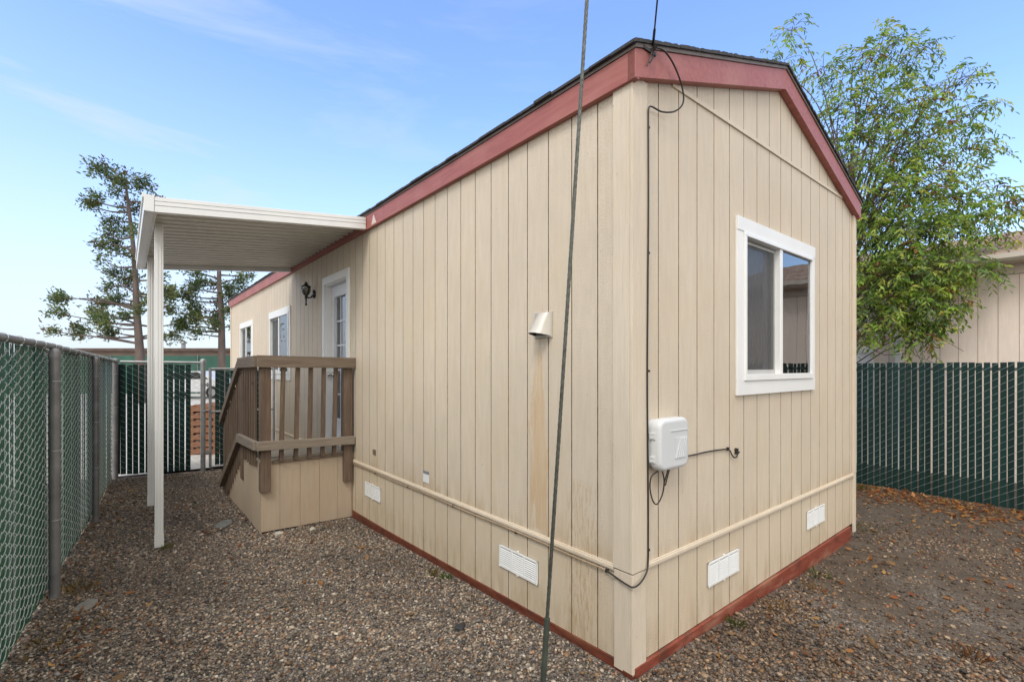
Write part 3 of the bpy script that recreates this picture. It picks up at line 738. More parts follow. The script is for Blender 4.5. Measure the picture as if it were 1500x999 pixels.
siderail(-1.060,-1.015,FV-.045,4.87,.792,.770,.095,'woodlv')
siderail(-1.054,-1.010,4.852,6.22,1.635,.845,.105)
siderail(-1.058,-1.012,4.872,6.18,.765,-.02,.095)
# baluster
for c in (-.768,-.622,-.485,-.345,-.213):
    mb=MB(); w_=.021; j=random.uniform(-.004,.004); vb=FV-.046
    mb.hexa([(c-.018+j-w_,vb,.648),(c-.018+j+w_,vb,.648),(c-.018+j+w_,vb+.036,.648),(c-.018+j-w_,vb+.036,.648),(c-w_,vb,1.655),(c+w_,vb,1.655),(c+w_,vb+.036,1.655),(c-w_,vb+.036,1.655)])
    mb.build('baluster',M['wood'],ps,bevel=.003)
for i in range(16):
    c=4.13+i*.128
    if abs(c-4.9)<.05: c+=.06
    if c>6.1: continue
    zt=1.66 if c<4.85 else 1.655-(c-4.85)*.577
    zb_=.60 if c<4.83 else max(.60-(c-4.83)*.62,-.1)
    mb=MB(); mb.box((-1.010,c-.019,zb_-random.uniform(0,.03)),(-.972-.012,c+.019,zt)); mb.build('baluster',M['wood'],ps,bevel=.003)
mb=MB(); mb.box((-.03,FV+.02,-.1),(-.024,FV+.03,.66)); 
mb=MB(); mb.box((SU+.11,FV-.0145,.628),(-.13,FV-.002,.668)); mb.build('edge_batten',M['woodh'],ps)

# ------------------------------------------------------------------ CHAIN-LINK FENCES
def wire_mesh(mb,A,B,z0f,z1,pitch,period,r,thick,side,front=.55,mirror=False):
    """flattened spiral pickets along A->B (home coords); the front leg crosses in front of its slat"""
    A=Vector(A); B=Vector(B); d=(B-A); L_=d.length; d.normalize(); nrm=Vector((d.y,-d.x))*side
    n=int(L_/pitch)
    for i in range(n):
        pts=[]; s0=i*pitch
        zb_=z0f(A.x+d.x*s0,A.y+d.y*s0)
        zz=z1-(period*.5 if i%2 else 0)
        for j in range(int((zz-zb_)/period)):
            for t_,o in ((0.,.1),(.10,.9),(.5,1.15),(.90,.9)):
                q=t_ if not mirror else 1-t_
                p=A+d*(s0+pitch*1.04*q)+nrm*(thick*o); pts.append((p.x,p.y,zz-front*period*(t_+.12*math.sin(math.pi*t_)*(1 if mirror else 0))))
            for t_,o in ((0.,-.1),(.12,-.9),(.5,-1.),(.88,-.9)):
                q=1-t_ if not mirror else t_
                p=A+d*(s0+pitch*1.04*q)+nrm*(thick*o); pts.append((p.x,p.y,zz-period*(front+(1-front)*t_)))
            zz-=period
        mb.tube(pts,r,4,sm=True,cap=False)
def slats(mb,A,B,z0f,z1f,pitch,wid,th,m=0,skip=lambda i:False,jit=.004,wob=0.):
    A=Vector(A); B=Vector(B); d=(B-A); L_=d.length; d.normalize(); nrm=Vector((d.y,-d.x)); n=int(L_/pitch)
    rr=random.Random(5)
    for i in range(n):
        if skip(i): continue
        s0=i*pitch+pitch/2+rr.uniform(-jit,jit); 
        a=A+d*(s0-wid/2)+nrm*rr.uniform(-wob,wob); b_=A+d*(s0+wid/2)+nrm*rr.uniform(-wob,wob); o=nrm*th/2; c=(a+b_)/2
        z0=z0f(c.x,c.y)+rr.uniform(0,.015); z1=z1f+rr.uniform(-.012,.004); lean=rr.uniform(-.004,.004)
        mb.hexa([(a.x-o.x,a.y-o.y,z0),(b_.x-o.x,b_.y-o.y,z0),(b_.x+o.x,b_.y+o.y,z0),(a.x+o.x,a.y+o.y,z0),
                 (a.x-o.x+d.x*lean,a.y-o.y+d.y*lean,z1),(b_.x-o.x+d.x*lean,b_.y-o.y+d.y*lean,z1),(b_.x+o.x+d.x*lean,b_.y+o.y+d.y*lean,z1),(a.x+o.x+d.x*lean,a.y+o.y+d.y*lean,z1)],m)
def fpost(f,u,v,z0,z1,r,mt,name='post',cap=True):
    mb=MB(); mb.tube([(u,v,z0),(u,v,z1)],r,16); o=mb.build(name,mt,f)
    if cap: 
        mb=MB(); mb.lathe([(r*1.12,-.05),(r*1.14,-.004),(r*1.0,.008),(r*.6,.02),(.001,.024)],(u,v,z1),14); mb.build('post_cap',mt,o)
    return o
# left fence: along v at u = -2.49 .. -2.17
def lf(v): return -2.49+.069*(v-3.2)
F1=thing('chain_link_fence','long chain-link fence with green privacy slats along the left of the gravel yard','fence',(lf(3.2),3.2,g(lf(3.2),3.2)))
LA,LB=(lf(-2.6),-2.6),(lf(7.85),7.85)
off=Vector((-.045,0))
A_=(LA[0]-.052,LA[1]); B_=(LB[0]-.052,LB[1])
mb=MB(); slats(mb,A_,B_,lambda u,v:g(u,v)+.01,1.796,.0980,.0920,.005,wob=.006); mb.build('privacy_slats',M['slat'],F1)
mb=MB(); wire_mesh(mb,A_,B_,lambda u,v:g(u,v)+.01,1.79,.0980,.0640,.0025,.010,1,.84,True); mb.build('wire_mesh',M['wire'],F1)
mb=MB(); mb.tube([(LA[0]-.02,LA[1],1.815),(LB[0]-.01,3.2,1.80) if 0 else (lf(3.2)-.02,3.2,1.805),(LB[0]-.02,LB[1],1.745)],.0215,14)
tr=mb.build('top_rail',M['galvd'],F1)
mb=MB()
for i in range(34):
    v=-2.5+i*.305+random.uniform(-.03,.03); u=lf(v)-.02; z=1.81-.006*max(0,v-3)*1.5; z=1.815+(v+2.6)*(-.0017) if v<3.2 else 1.805-(v-3.2)*.0129
    pts=[(u+.026*math.cos(a),v+.006*math.sin(a*2),z+.026*math.sin(a)) for a in [k*math.pi/5 for k in range(11)]]
    pts+=[(u-.03,v+.01,z-.02),(u+.0-.02,v+.05,z+.028)]
    mb=MB(); mb.tube(pts,.0022,5); mb.build('tie_wire',M['wire'],tr)
for v,r,cp in ((-1.6,.030,True),(.9,.030,True),(3.2,.032,True),(5.38,.030,True),(7.85,.036,True)):
    u=lf(v)+ (.012 if v<7 else -.02)
    zt={-1.6:1.80,.9:1.80,3.2:1.785,5.38:1.76,7.85:1.765}[v]
    o=fpost(F1,u,v,-.2,zt-(.02 if v<7 else 0),r,M['galvd'],cap=cp)
    for z in (.55,1.05,1.55):
        mb=MB(); mb.tube([(u+(r+.002)*math.cos(a),v+(r+.002)*math.sin(a),z) for a in [k*math.pi/8-math.pi*.6 for k in range(13)]],.0022,5); mb.build('tie_wire',M['wire'],o)
# back fence
F2=thing('chain_link_fence','short slatted chain-link panel across the back of the yard left of the gate','fence',(-2.17,7.87,g(-2.1,7.8)))
BA,BB=(-2.13,7.87),(-1.10,7.66)
zb0=lambda u,v:g(u,v)+.035
mb=MB(); slats(mb,(-2.20,7.885),(-1.20,7.68),zb0,1.695,.0745,.0655,.006); mb.build('privacy_slats',M['slatd'],F2)
mb=MB(); wire_mesh(mb,BA,BB,zb0,1.72,.0745,.088,.0016,.008,1); mb.build('wire_mesh',M['wirel'],F2)
mb=MB(); mb.tube([(BA[0],BA[1]-.02,1.735),(BB[0],BB[1]-.02,1.725)],.020,12); mb.build('top_rail',M['galv'],F2)
fpost(F2,-1.09,7.62,-.2,1.765,.036,M['galv'])
# gate
GT=thing('chain_link_gate','walk-through chain-link gate with green slats standing beside the porch stairs','gate',(-.99,7.63,g(-1,7.6)))
GA,GB=(-.99,7.63),(-.05,7.56)
mb=MB()
for (u,v) in (GA,GB): mb.tube([(u,v,.0),(u,v,1.64)],.021,12)
for z in (.02,.62+.3,1.625): mb.tube([(GA[0],GA[1],z),(GB[0],GB[1],z)],.018 if z!=.92 else .012,10)
mb.build('gate_frame',M['galv'],GT)
mb=MB(); slats(mb,(-.93,7.63),(-.08,7.57),lambda u,v:.03,1.60,.0745,.0615,.006); mb.build('privacy_slats',M['slatd'],GT)
mb=MB(); wire_mesh(mb,(-.97,7.63),(-.05,7.57),lambda u,v:.03,1.61,.0745,.088,.0016,.008,1); mb.build('wire_mesh',M['wirel'],GT)
for z in (.25,1.35): mb=MB(); mb.box((-1.06,7.60,z),(-.985,7.645,z+.03)); mb.tube([(-1.03,7.62,z-.02),(-1.03,7.62,z+.05)],.012,8); mb.build('hinge',M['galv'],GT)
mb=MB(); mb.tube([(-1.0,7.60,.95),(-1.06,7.58,.95),(-1.10,7.57,.93)],.010,8); mb.build('latch',M['galv'],GT)
# right fence
F3=thing('chain_link_fence','dark green slatted chain-link fence in front of the neighbouring house on the right','fence',(6.3,0,g(6.3,0)))
RA,RB=(6.30,-5.0),(6.22,3.6)
mb=MB(); slats(mb,RA,RB,lambda u,v:g(u,v)-.02,1.715,.0700,.0575,.006); mb.build('privacy_slats',M['slatd'],F3)
mb=MB(); wire_mesh(mb,RA,RB,lambda u,v:g(u,v)-.02,1.70,.0700,.090,.0014,.008,-1); mb.build('wire_mesh',M['wirel'],F3)
mb=MB(); mb.tube([(6.345,-5,1.63),(6.265,3.6,1.63)],.020,10); mb.build('top_rail',M['galvd'],F3)
for v in (-4.6,-2.1,3.0): fpost(F3,6.345-.0093*(v+5),v,-.2,1.64,.028,M['galvd'])

# ------------------------------------------------------------------ NEIGHBOUR HOUSE
NH=thing('neighbour_house','pinkish-tan neighbouring house with brown shingle roof behind the right fence','house',(8.0,0,0))
NU=8.0; NV0,NV1=-5.2,9.; NUE=12.6
mb=MB(); k=NV0; pit=.2175
while k<NV1-.01:
    b_=min(k+pit,NV1); mb.box((NU,k+.004,-.2),(NU+.04,b_-.004,3.01),0); mb.box((NU+.006,b_-.004,-.2),(NU+.03,b_+.004,3.01),1); k+=pit
k=NU
while k<NUE-.01:
    b_=min(k+pit,NUE); mb.box((k+.004,NV0,-.2),(b_-.004,NV0+.04,3.01),0); mb.box((b_-.004,NV0+.006,-.2),(b_+.004,NV0+.03,3.01),1); k+=pit
mb.box((NUE-.04,NV0,-.2),(NUE,NV1,3.0)); mb.box((NU,NV1-.04,-.2),(NUE,NV1,3.0))
mb.build('wall',[M['nwall'],simple('neighbour_groove',(.40,.31,.26),.8)],NH)
mb=MB(); mb.box((NU-.02,NV0-.02,3.015),(NU+.03,NV1,3.16)); mb.box((NU+.03,NV0-.02,3.015),(NUE,NV0+.02,3.16)); mb.box((NU-.30,NV0-.3,3.16),(NUE,NV1,3.175)); mb.build('frieze_and_soffit',M['ntrim'],NH)
mb=MB(); mb.prism([(NU-.42,NV0-.42,3.27),(NU-.41,NV0-.42,3.20),(NU-.36,NV0-.42,3.165),(NU-.30,NV0-.42,3.165),(NU-.30,NV0-.42,3.27)],(0,NV1-NV0+.42,0))
mb.prism([(NU-.42,NV0-.42,3.27),(NU-.42,NV0-.40,3.20),(NU-.42,NV0-.36,3.165),(NU-.42,NV0-.30,3.165),(NU-.42,NV0-.30,3.27)],(NUE-NU,0,0))
mb.build('gutter',M['gutter'],NH)
mb=MB(); rid=(10.4,4.10); e=NU-.34; ez=3.26; hip=NV0+2.2
mb.add([(e,NV0-.34,ez),(e,NV1,ez),(rid[0],NV1,rid[1]),(rid[0],hip,rid[1]),(NUE+.3,NV0-.34,ez),(NUE+.3,NV1,ez)],[(0,3,2,1),(0,4,3),(4,5,2,3),(1,2,5)])
mb.add([(e,NV0-.34,ez-.02),(e,NV1,ez-.02),(NUE+.3,NV1,ez-.02),(NUE+.3,NV0-.34,ez-.02)],[(0,1,2,3)])
mb.build('roof',M['nroof'],NH)
mb=MB(); mb.box((NU-.03,.88,1.90),(NU-.001,2.3,1.985)); mb.box((NU-.03,.88,1.0),(NU-.001,.96,1.90)); mb.box((NU-.03,2.22,1.0),(NU-.001,2.3,1.90)); mb.box((NU-.03,.88,.92),(NU-.001,2.3,1.0)); mb.box((NU-.02,1.16,1.0),(NU-.001,1.19,1.90))
wn=mb.build('window',M['white'],NH); mb=MB(); mb.box((NU-.012,.96,1.0),(NU-.004,2.22,1.9)); mb.build('pane',M['vinyl'],wn)
mb=MB(); mb.box((NU-.07,.50,-.05),(NU-.005,.575,2.25)); mb.build('white_pipe_cover',M['white'],NH)
mb=MB(); mb.box((NU-.03,-.5,.0),(NU-.001,-.42,3.0)); 

# ------------------------------------------------------------------ foliage tools
def leafmesh(name,C_,D_,N_v,L_,Wd,cols,parent,material,droop=0.12,quad=False):
    n=len(C_); D_=D_/np.linalg.norm(D_,axis=1,keepdims=True)
    S_=np.cross(D_,N_v); S_/=np.linalg.norm(S_,axis=1,keepdims=True)+1e-9; Nn=np.cross(S_,D_)
    L_=L_[:,None]; Wd=Wd[:,None]
    p=[C_, C_+D_*L_*.35+S_*Wd*.5+Nn*L_*.05, C_+D_*L_*.7+S_*Wd*.38+Nn*L_*.02, C_+D_*L_-Nn*L_*droop, C_+D_*L_*.7-S_*Wd*.38+Nn*L_*.02, C_+D_*L_*.35-S_*Wd*.5+Nn*L_*.05]
    V=np.stack(p,1).reshape(-1,3).astype(np.float32)
    b=np.arange(n)[:,None]*6
    quads=np.concatenate([b+np.array([[0,1,2,3]]),b+np.array([[0,3,4,5]])],1).reshape(-1,4)
    me=bpy.data.meshes.new(name); me.vertices.add(len(V)); me.vertices.foreach_set('co',V.ravel())
    me.loops.add(quads.size); me.loops.foreach_set('vertex_index',quads.ravel().astype(np.int32))
    me.polygons.add(len(quads)); me.polygons.foreach_set('loop_start',np.arange(len(quads),dtype=np.int32)*4)
    me.update(calc_edges=True)
    ca=me.color_attributes.new('tint','FLOAT_COLOR','POINT')
    cc=np.ones((n,6,4),np.float32); cc[:,:,:3]=cols[:,None,:]; ca.data.foreach_set('color',cc.ravel())
    me.materials.append(material)
    o=bpy.data.objects.new(name,me); COL.objects.link(o)
    if parent: o.parent=parent
    return o
def rdir(n):
    v=rng.normal(size=(n,3)); return v/np.linalg.norm(v,axis=1,keepdims=True)

# ------------------------------------------------------------------ BROADLEAF TREE (world coordinates relative to the trunk foot)
F_=698.
def pxw(px,py,Y): return np.array([(px-750)/F_*Y,Y,CAMH+(538-py)/F_*Y])
tb=H2W(7.15,1.15,0)
TR=thing('broadleaf_tree','leafy green tree with drooping narrow leaves rising between the home and the neighbouring house','tree',(tb.x,tb.y,-.05),world=True)
tb0=np.array([tb.x,tb.y,-.05])
lobes=[(1163,42,8.4,.20,9),(1148,88,8.3,.30,16),(1205,100,8.3,.36,20),(1250,105,8.2,.50,32),(1285,75,8.0,.38,24),(1330,92,8.0,.42,22),(1308,62,8.2,.20,10),(1345,70,8.2,.28,12),
 (1230,160,8.2,.42,38),(1285,160,8.0,.60,64),(1345,150,7.8,.46,34),(1395,125,7.7,.30,12),(1420,112,7.7,.20,7),
 (1240,215,8.3,.45,44),(1300,225,7.8,.72,90),(1365,205,7.8,.55,52),(1425,165,7.6,.34,18),(1452,155,7.6,.14,4),(1425,215,7.6,.34,18),(1452,218,7.6,.14,5),
 (1280,290,7.8,.66,84),(1345,285,7.7,.62,72),(1410,285,7.5,.42,30),(1450,290,7.5,.26,12),(1478,303,7.5,.20,9),(1497,305,7.5,.12,4),
 (1280,350,7.7,.60,84),(1340,345,7.4,.58,76),(1395,335,7.3,.42,36),(1440,320,7.2,.28,16),(1470,345,7.2,.16,6),
 (1275,410,7.5,.48,60),(1330,405,7.2,.50,62),(1375,395,7.0,.38,34),(1415,385,6.9,.26,16),(1445,400,6.9,.12,5),
 (1270,460,7.3,.30,26),(1315,450,7.1,.34,34),(1350,450,7.0,.32,32),(1390,440,6.9,.22,14),(1345,490,7.0,.22,18),(1375,480,6.9,.16,8),(1262,490,7.2,.14,10),(1300,470,7.,.16,10),
 (1235,250,8.9,.7,30),(1320,180,8.9,.7,30),(1360,260,8.8,.7,30)]
wood=MB(); twigs=MB()
trunk=[tb0,tb0+[.05,.05,1.2],tb0+[.0,.1,2.2],tb0+[.15,.1,3.2],tb0+[.25,.05,4.2],tb0+[.2,0,5.1]]
fork=[np.array(p) for p in trunk]
wood.tube([Vector(p)-Vector(tb0) for p in cat(trunk,5)],list(np.linspace(.12,.045,26)),9)
LC=[];LD=[];LN=[];LL=[];LW=[];LCOL=[]
gcols=np.array([[.11,.17,.030],[.16,.23,.030],[.07,.12,.028],[.21,.29,.045],[.15,.23,.045],[.27,.30,.060],[.10,.16,.050]])
for (px,py,Y,r,n) in lobes:
    c=pxw(px,py,Y); 
    # limb from the nearest lower trunk node
    h=max(1.3,min(5.0,(c[2]-tb0[2])*.62)); base=tb0+np.array([.1,.08,h]); 
    for i_ in range(len(fork)-1):
        if fork[i_][2]<=tb0[2]+h<=fork[i_+1][2]:
            t_=(tb0[2]+h-fork[i_][2])/(fork[i_+1][2]-fork[i_][2]); base=fork[i_]*(1-t_)+fork[i_+1]*t_
    midp=(base+c)/2+np.array([0,0,.16*np.linalg.norm(c-base)])+rng.normal(size=3)*.07
    pts=cat([base,base*.6+midp*.4+rng.normal(size=3)*.05,midp,midp*.45+c*.55+rng.normal(size=3)*.06,c],4)
    k_=len(pts); r0_=.010+.018*min(1,n/60); twigs.tube([Vector(p)-Vector(tb0) for p in pts],[r0_*(1-.8*i/(k_-1)) for i in range(k_)],5)
    n=int(n*(2.5 if py>230 else 1.9))
    for j in range(n):
        d=rdir(1)[0]; rad=r*rng.random()**.45; e=c+d*rad*np.array([1.05,1.0,.9])
        s0=c+(e-c)*rng.uniform(0,.35)+rng.normal(size=3)*.04
        # rachis drooping outward
        out=(e-c); out/=np.linalg.norm(out)+1e-6; out=out*.7+rng.normal(size=3)*.35+np.array([0,0,-.1]); out/=np.linalg.norm(out)
        Lr=rng.uniform(.16,.30); tip=e+out*Lr*.9+np.array([0,0,-Lr*.35])
        if j%3==0 or n<30: twigs.tube([s0-tb0,(s0*.45+e*.55+np.array([0,0,.02]))-tb0,e-tb0,(e*.4+tip*.6+np.array([0,0,.02]))-tb0],[.0055,.0040,.003,.0018],3,cap=False)
        nl=rng.integers(5,10)
        colbase=gcols[rng.integers(0,7)]*rng.uniform(1.15,1.75)
        if rng.random()<.05: colbase=np.array([.22,.11,.04])*rng.uniform(.6,1.2)
        upl=max(0,min(1,(c[2]-3)/4)); colbase=colbase*(1+.15*upl)
        for q in range(nl):
            t_=(q+.6)/nl; pos=e*(1-t_)+tip*t_+np.array([0,0,.03*math.sin(t_*3.14)])
            sd=np.cross(out,[0,0,1.]); sd/=np.linalg.norm(sd)+1e-6
            ld=out*.5+sd*(1 if q%2 else -1)*.7+np.array([0,0,-.55])+rng.normal(size=3)*.28
            LC.append(pos-tb0); LD.append(ld); LN.append(np.array([0,-.3,1.])+rng.normal(size=3)*.6)
            l=rng.uniform(.05,.115); LL.append(l); LW.append(l*rng.uniform(.26,.38)); LCOL.append(colbase*rng.uniform(.85,1.18,size=3))
BASE[TR.name]=(0,0,0)
wood.build('trunk',M['bark'],TR)
twigs.build('branches',M['twig'],TR)
# a few bare hanging twigs over the fence
tw=MB()
for a,b_,c_ in (((1300,470),(1335,500),(1352,535)),((1330,500),(1340,520),(1368,532)),((1255,500),(1295,520),(1340,518)),((1340,490),(1372,492),(1412,515))):
    tw.tube([Vector(pxw(a[0],a[1],7.0)-tb0),Vector(pxw(b_[0],b_[1],7.)-tb0),Vector(pxw(c_[0],c_[1],7.)-tb0)],[.006,.005,.003],4)
tw.build('bare_twigs',M['twig'],TR)
leafmesh('crown',np.array(LC),np.array(LD),np.array(LN),np.array(LL),np.array(LW),np.array(LCOL),TR,M['leaf'],.15)

# ------------------------------------------------------------------ PINES beyond the yard
def pine(label,base_px,Y,zf,trunkpts,rads,lobes,seed,dens=1.):
    rg=np.random.default_rng(seed)
    b=pxw(base_px[0],base_px[1],Y); b[2]=0.
    T=thing('conifer_tree',label,'tree',tuple(b),world=True,group=None); BASE[T.name]=(0,0,0)
    tp=[np.array([0,0,-.2])]+[pxw(x,y,Y)-b for x,y in trunkpts]
    mb=MB(); pts=cat(tp,5); k=len(pts)
    mb.tube(pts,[float(np.interp(i/(k-1),[0,1],rads)) for i in range(k)],9); o=mb.build('trunk',M['barkp'],T); o.location=(0,0,0)
    br=MB(); C_=[];D_=[];N_v=[];L_=[];W_=[];K_=[]
    tz=[p[2] for p in tp]
    for (px,py,r,n) in lobes:
        c=pxw(px,py,Y)-b; c[1]=rg.uniform(-.9,.9)
        zt=min(max(c[2]-abs(c[0])*.15,1.),tz[-1]); i_=np.searchsorted(tz,zt); i_=min(max(i_,1),len(tz)-1); t_=(zt-tz[i_-1])/(tz[i_]-tz[i_-1]+1e-6); s=tp[i_-1]*(1-t_)+tp[i_]*t_
        mid=(s+c)/2+rg.normal(size=3)*.12+np.array([0,0,-.05])
        ps_=cat([s,mid,c],5); br.tube(ps_,[.055*(1-.75*i/(len(ps_)-1)) for i in range(len(ps_))],5)
        n=int(n*dens)
        for j in range(n):
            d=rg.normal(size=3); d/=np.linalg.norm(d); e=c+d*r*rg.random()**.5*np.array([1.15,1.2,.8])
            if j%3==0: br.tube([mid*.2+c*.8+rg.normal(size=3)*.06,(c+e)/2+rg.normal(size=3)*.04,e],[.016,.011,.005],3,cap=False)
            o_=(e-s); o_/=np.linalg.norm(o_)+1e-6
            kb=np.array([[.085,.125,.045],[.12,.165,.055],[.18,.20,.075],[.06,.09,.042]][rg.integers(0,4)])*rg.uniform(.8,1.3)
            if rg.random()<.05: kb=np.array([.13,.075,.045])
            for q in range(rg.integers(15,24)):
                dd=o_*.7+rg.normal(size=3)*.55+np.array([0,0,.15])
                C_.append(e+rg.normal(size=3)*.13); D_.append(dd); N_v.append(rg.normal(size=3)+np.array([0,0,.7])); l=rg.uniform(.10,.22); L_.append(l); W_.append(l*.34); K_.append(kb*rg.uniform(.85,1.15,3))
    o=br.build('branches',M['barkp'],T); o.location=(0,0,0)
    leafmesh('crown',np.array(C_),np.array(D_),np.array(N_v),np.array(L_),np.array(W_),np.array(K_),T,M['leaf'],.05)
    return T
M['barkp']=simple('conifer_bark',(.115,.088,.078),.9,var=.35,scale=5,bs=.5,bscale=20,stretch=(1,1,.3))
rl=random.Random(2)
L1=[(170,258,.55,16),(188,262,.5,14),(200,275,.55,14),(212,295,.5,14),(165,280,.45,11),(140,295,.42,13),(130,300,.3,8),(148,318,.40,12),(155,340,.42,12),(172,330,.3,7),(160,362,.28,7),
 (180,300,.5,12),(205,325,.35,8),(213,345,.25,4),(150,360,.36,10),(165,385,.22,4),(150,352,.2,5),(178,372,.25,4),(200,380,.25,4),(172,395,.3,8),(178,412,.3,8),(160,400,.25,6),
 (175,425,.28,6),(195,408,.25,6),(212,425,.26,6),(165,435,.3,7),(145,440,.36,10),(125,440,.36,11),(103,440,.3,9),(95,435,.18,5),(110,462,.34,10),(135,465,.38,12),(118,480,.32,9),(102,488,.18,5),(148,485,.36,12),(128,492,.24,7),(163,470,.3,8),(180,478,.26,6),(150,458,.3,8),(185,445,.26,6),(190,462,.24,6),
 (230,430,.34,9),(240,445,.34,9),(245,470,.30,7),(235,490,.30,8),(248,425,.3,7),(222,455,.25,6),(228,408,.3,7),(250,452,.24,5),(220,495,.2,4)]
pine('tall thin conifer with a leaning brown trunk and ragged crown beside the awning post',(205,530),22.,0,[(205,545),(205,520),(203,490),(200,450),(198,400),(194,350),(188,300),(183,262)],(.23,.04),L1,3,1.45)
L2=[(285,410,.42,12),(295,425,.38,11),(277,430,.36,11),(302,405,.3,8),(268,435,.30,8),(310,440,.34,9),(290,450,.36,12),(278,462,.3,9),(300,470,.36,12),(268,478,.2,6),(312,460,.3,8),(285,480,.26,8),(305,490,.25,7),(262,460,.15,4),(320,475,.2,6),
 (338,418,.26,6),(348,425,.26,8),(340,435,.3,8),(355,412,.2,5),(335,455,.3,8),(330,480,.25,7),(342,475,.25,6),(312,415,.25,5),(345,400,.3,6),(300,385,.5,10),(330,370,.6,10),(290,372,.4,6),(320,345,.5,8),(325,325,.4,6)]
pine('smaller conifer seen under the awning between its post and the far end of the home',(325,530),24.,0,[(325,545),(325,500),(324,450),(321,410),(322,370),(324,330)],(.22,.05),L2,5,1.6)

# ------------------------------------------------------------------ far things
FF=thing('windscreen_fence','distant green windscreen fence crossing behind the conifers','fence',(-16,30,0),world=True)
mb=MB(); mb.box((-34,30,0),(-8,30.03,2.38)); mb.build('green_screen',simple('green_windscreen',(.03,.10,.075),.8,var=.2,scale=1.5),FF)
for i in range(10): mb=MB(); mb.tube([(-33.5+i*2.75,29.95,0),(-33.5+i*2.75,29.95,2.42)],.03,8); mb.build('post',M['galvd'],FF)
LB_=thing('low_building','long low brown building with a flat roof edge behind the distant green fence','building',(-18,37,0),world=True)
mb=MB(); mb.box((-37,37,0),(-12,46,2.9)); mb.build('wall',simple('brown_stucco',(.20,.15,.125),.9,var=.15,scale=1),LB_)
mb=MB(); mb.box((-37.3,36.7,2.9),(-11.7,46.3,3.12)); mb.build('roof',simple('brown_roof_edge',(.10,.07,.06),.9,var=.3,scale=2),LB_)
mb=MB(); mb.tube([(-26.2,38,3.1),(-26.2,38,3.55)],.16,10); mb.lathe([(.26,.0),(.26,.12),(.05,.25),(.001,.25)],(-26.2,38,3.55)); mb.build('roof_vent',M['galv'],LB_)
# parked car
CA=thing('parked_car','white car parked far beyond the gate, seen between the fence slats','car',(-17.2,26.,0),world=True)
mb=MB()
prof=[(-2.25,.35),(-2.25,.75),(-2.05,.95),(-1.35,1.02),(-.75,1.42),(.65,1.45),(1.35,1.02),(2.1,.88),(2.28,.65),(2.25,.32)]
mb.prism([(-17.2+x,25.15,z) for x,z in prof],(0,1.7,0)); mb.build('body',simple('white_car_paint',(.75,.76,.78),.25),CA,bevel=.06)
mb=MB(); wp=[(-1.25,1.03),(-.72,1.37),(.60,1.40),(1.18,1.03)]
mb.prism([(-17.2+x,25.13,z) for x,z in wp],(0,1.74,0)); mb.build('windows',simple('dark_car_glass',(.02,.022,.025),.1),CA)
for x in (-1.4,1.4):
    for y in (25.2,26.8):
        mb=MB(); mb.tube([(-17.2+x,y-.11,.33),(-17.2+x,y+.11,.33)],.33,18); w0=mb.build('wheel',simple('tyre',(.02,.02,.02),.8),CA)
        mb=MB(); mb.tube([(-17.2+x,y-.12,.33),(-17.2+x,y+.12,.33)],.19,14); mb.build('rim',M['galv'],w0)
# wooden crates/pallets beyond the gate
PL=thing('pallet_stack','stack of orange-brown wooden pallets on the concrete just beyond the gate','pallets',(-5.72,9.6,0),world=True,rot=.12)
for i in range(7):
    mb=MB(); z=.0+i*.135
    for k in range(3): mb.box((-.5,-.5+k*.45,z),(.5,-.41+k*.45,z+.09))
    for k in range(7): mb.box((-.5+k*.15,-.5,z+.092),(-.40+k*.15,.5,z+.112))
    for k in range(3): mb.box((-.5+k*.45,-.5,z-.018),(-.4+k*.45,.5,z-.002))
    o=mb.build('pallet',M['crate'] if 'crate' in M else M.setdefault('crate',wood_mat('orange_brown_pallet_wood',[(.12,.045,.02),(.24,.10,.05),(.36,.19,.10),(.22,.10,.05)],0)),PL)

# ------------------------------------------------------------------ GROUND
def ground_mat():
    m,nt,b,_=mat('gravel_and_dirt')
    v=coords(nt)
    vo=nd(nt,'ShaderNodeTexVoronoi'); vo.inputs['Scale'].default_value=75.; nt.links.new(v,vo.inputs[0])
    vo2=nd(nt,'ShaderNodeTexVoronoi',feature='DISTANCE_TO_EDGE'); vo2.inputs['Scale'].default_value=75.; nt.links.new(v,vo2.inputs[0])
    sepc=nd(nt,'ShaderNodeSeparateColor'); nt.links.new(vo.outputs['Color'],sepc.inputs[0])
    st=ramp(nt,sepc.outputs[0],[(0.,(.05,.042,.036)),(.35,(.12,.105,.09)),(.6,(.20,.165,.135)),(.8,(.17,.15,.14)),(1.,(.36,.31,.26))])
    st=mixc(nt,ramp(nt,vo2.outputs[0],[(.0,1.),(.12,0.)]),st,(.03,.022,.018))
    dirt=ramp(nt,noise(nt,v,7,8,.7),[(.3,(.042,.027,.017)),(.52,(.070,.049,.033)),(.75,(.125,.098,.072))])
    sep=nd(nt,'ShaderNodeSeparateXYZ'); nt.links.new(v,sep.inputs[0])
    msk=ramp(nt,mth(nt,'ADD',noise(nt,v,1.3,6,.7),mth(nt,'MULTIPLY',sep.outputs[0],.10)),[(.60,0.),(.80,1.)])
    c=mixc(nt,mth(nt,'MULTIPLY',msk,.85),st,dirt)
    nt.links.new(c,b.inputs['Base Color'])
    nt.links.new(ramp(nt,noise(nt,v,2.,4),[(.35,.55),(.7,.85)]),b.inputs['Roughness'])
    bump(nt,b,mth(nt,'ADD',vo2.outputs[0],mth(nt,'MULTIPLY',noise(nt,v,40,5,.7),.5)),.7,.012)
    return m
M['ground']=ground_mat()
us=np.unique(np.round(np.concatenate([np.linspace(-90,-6,12),np.arange(-6,9,.15),np.linspace(9,100,12)]),3))
vs_=np.unique(np.round(np.concatenate([np.linspace(-90,-6,12),np.arange(-6,10,.15),np.linspace(10,140,16)]),3))
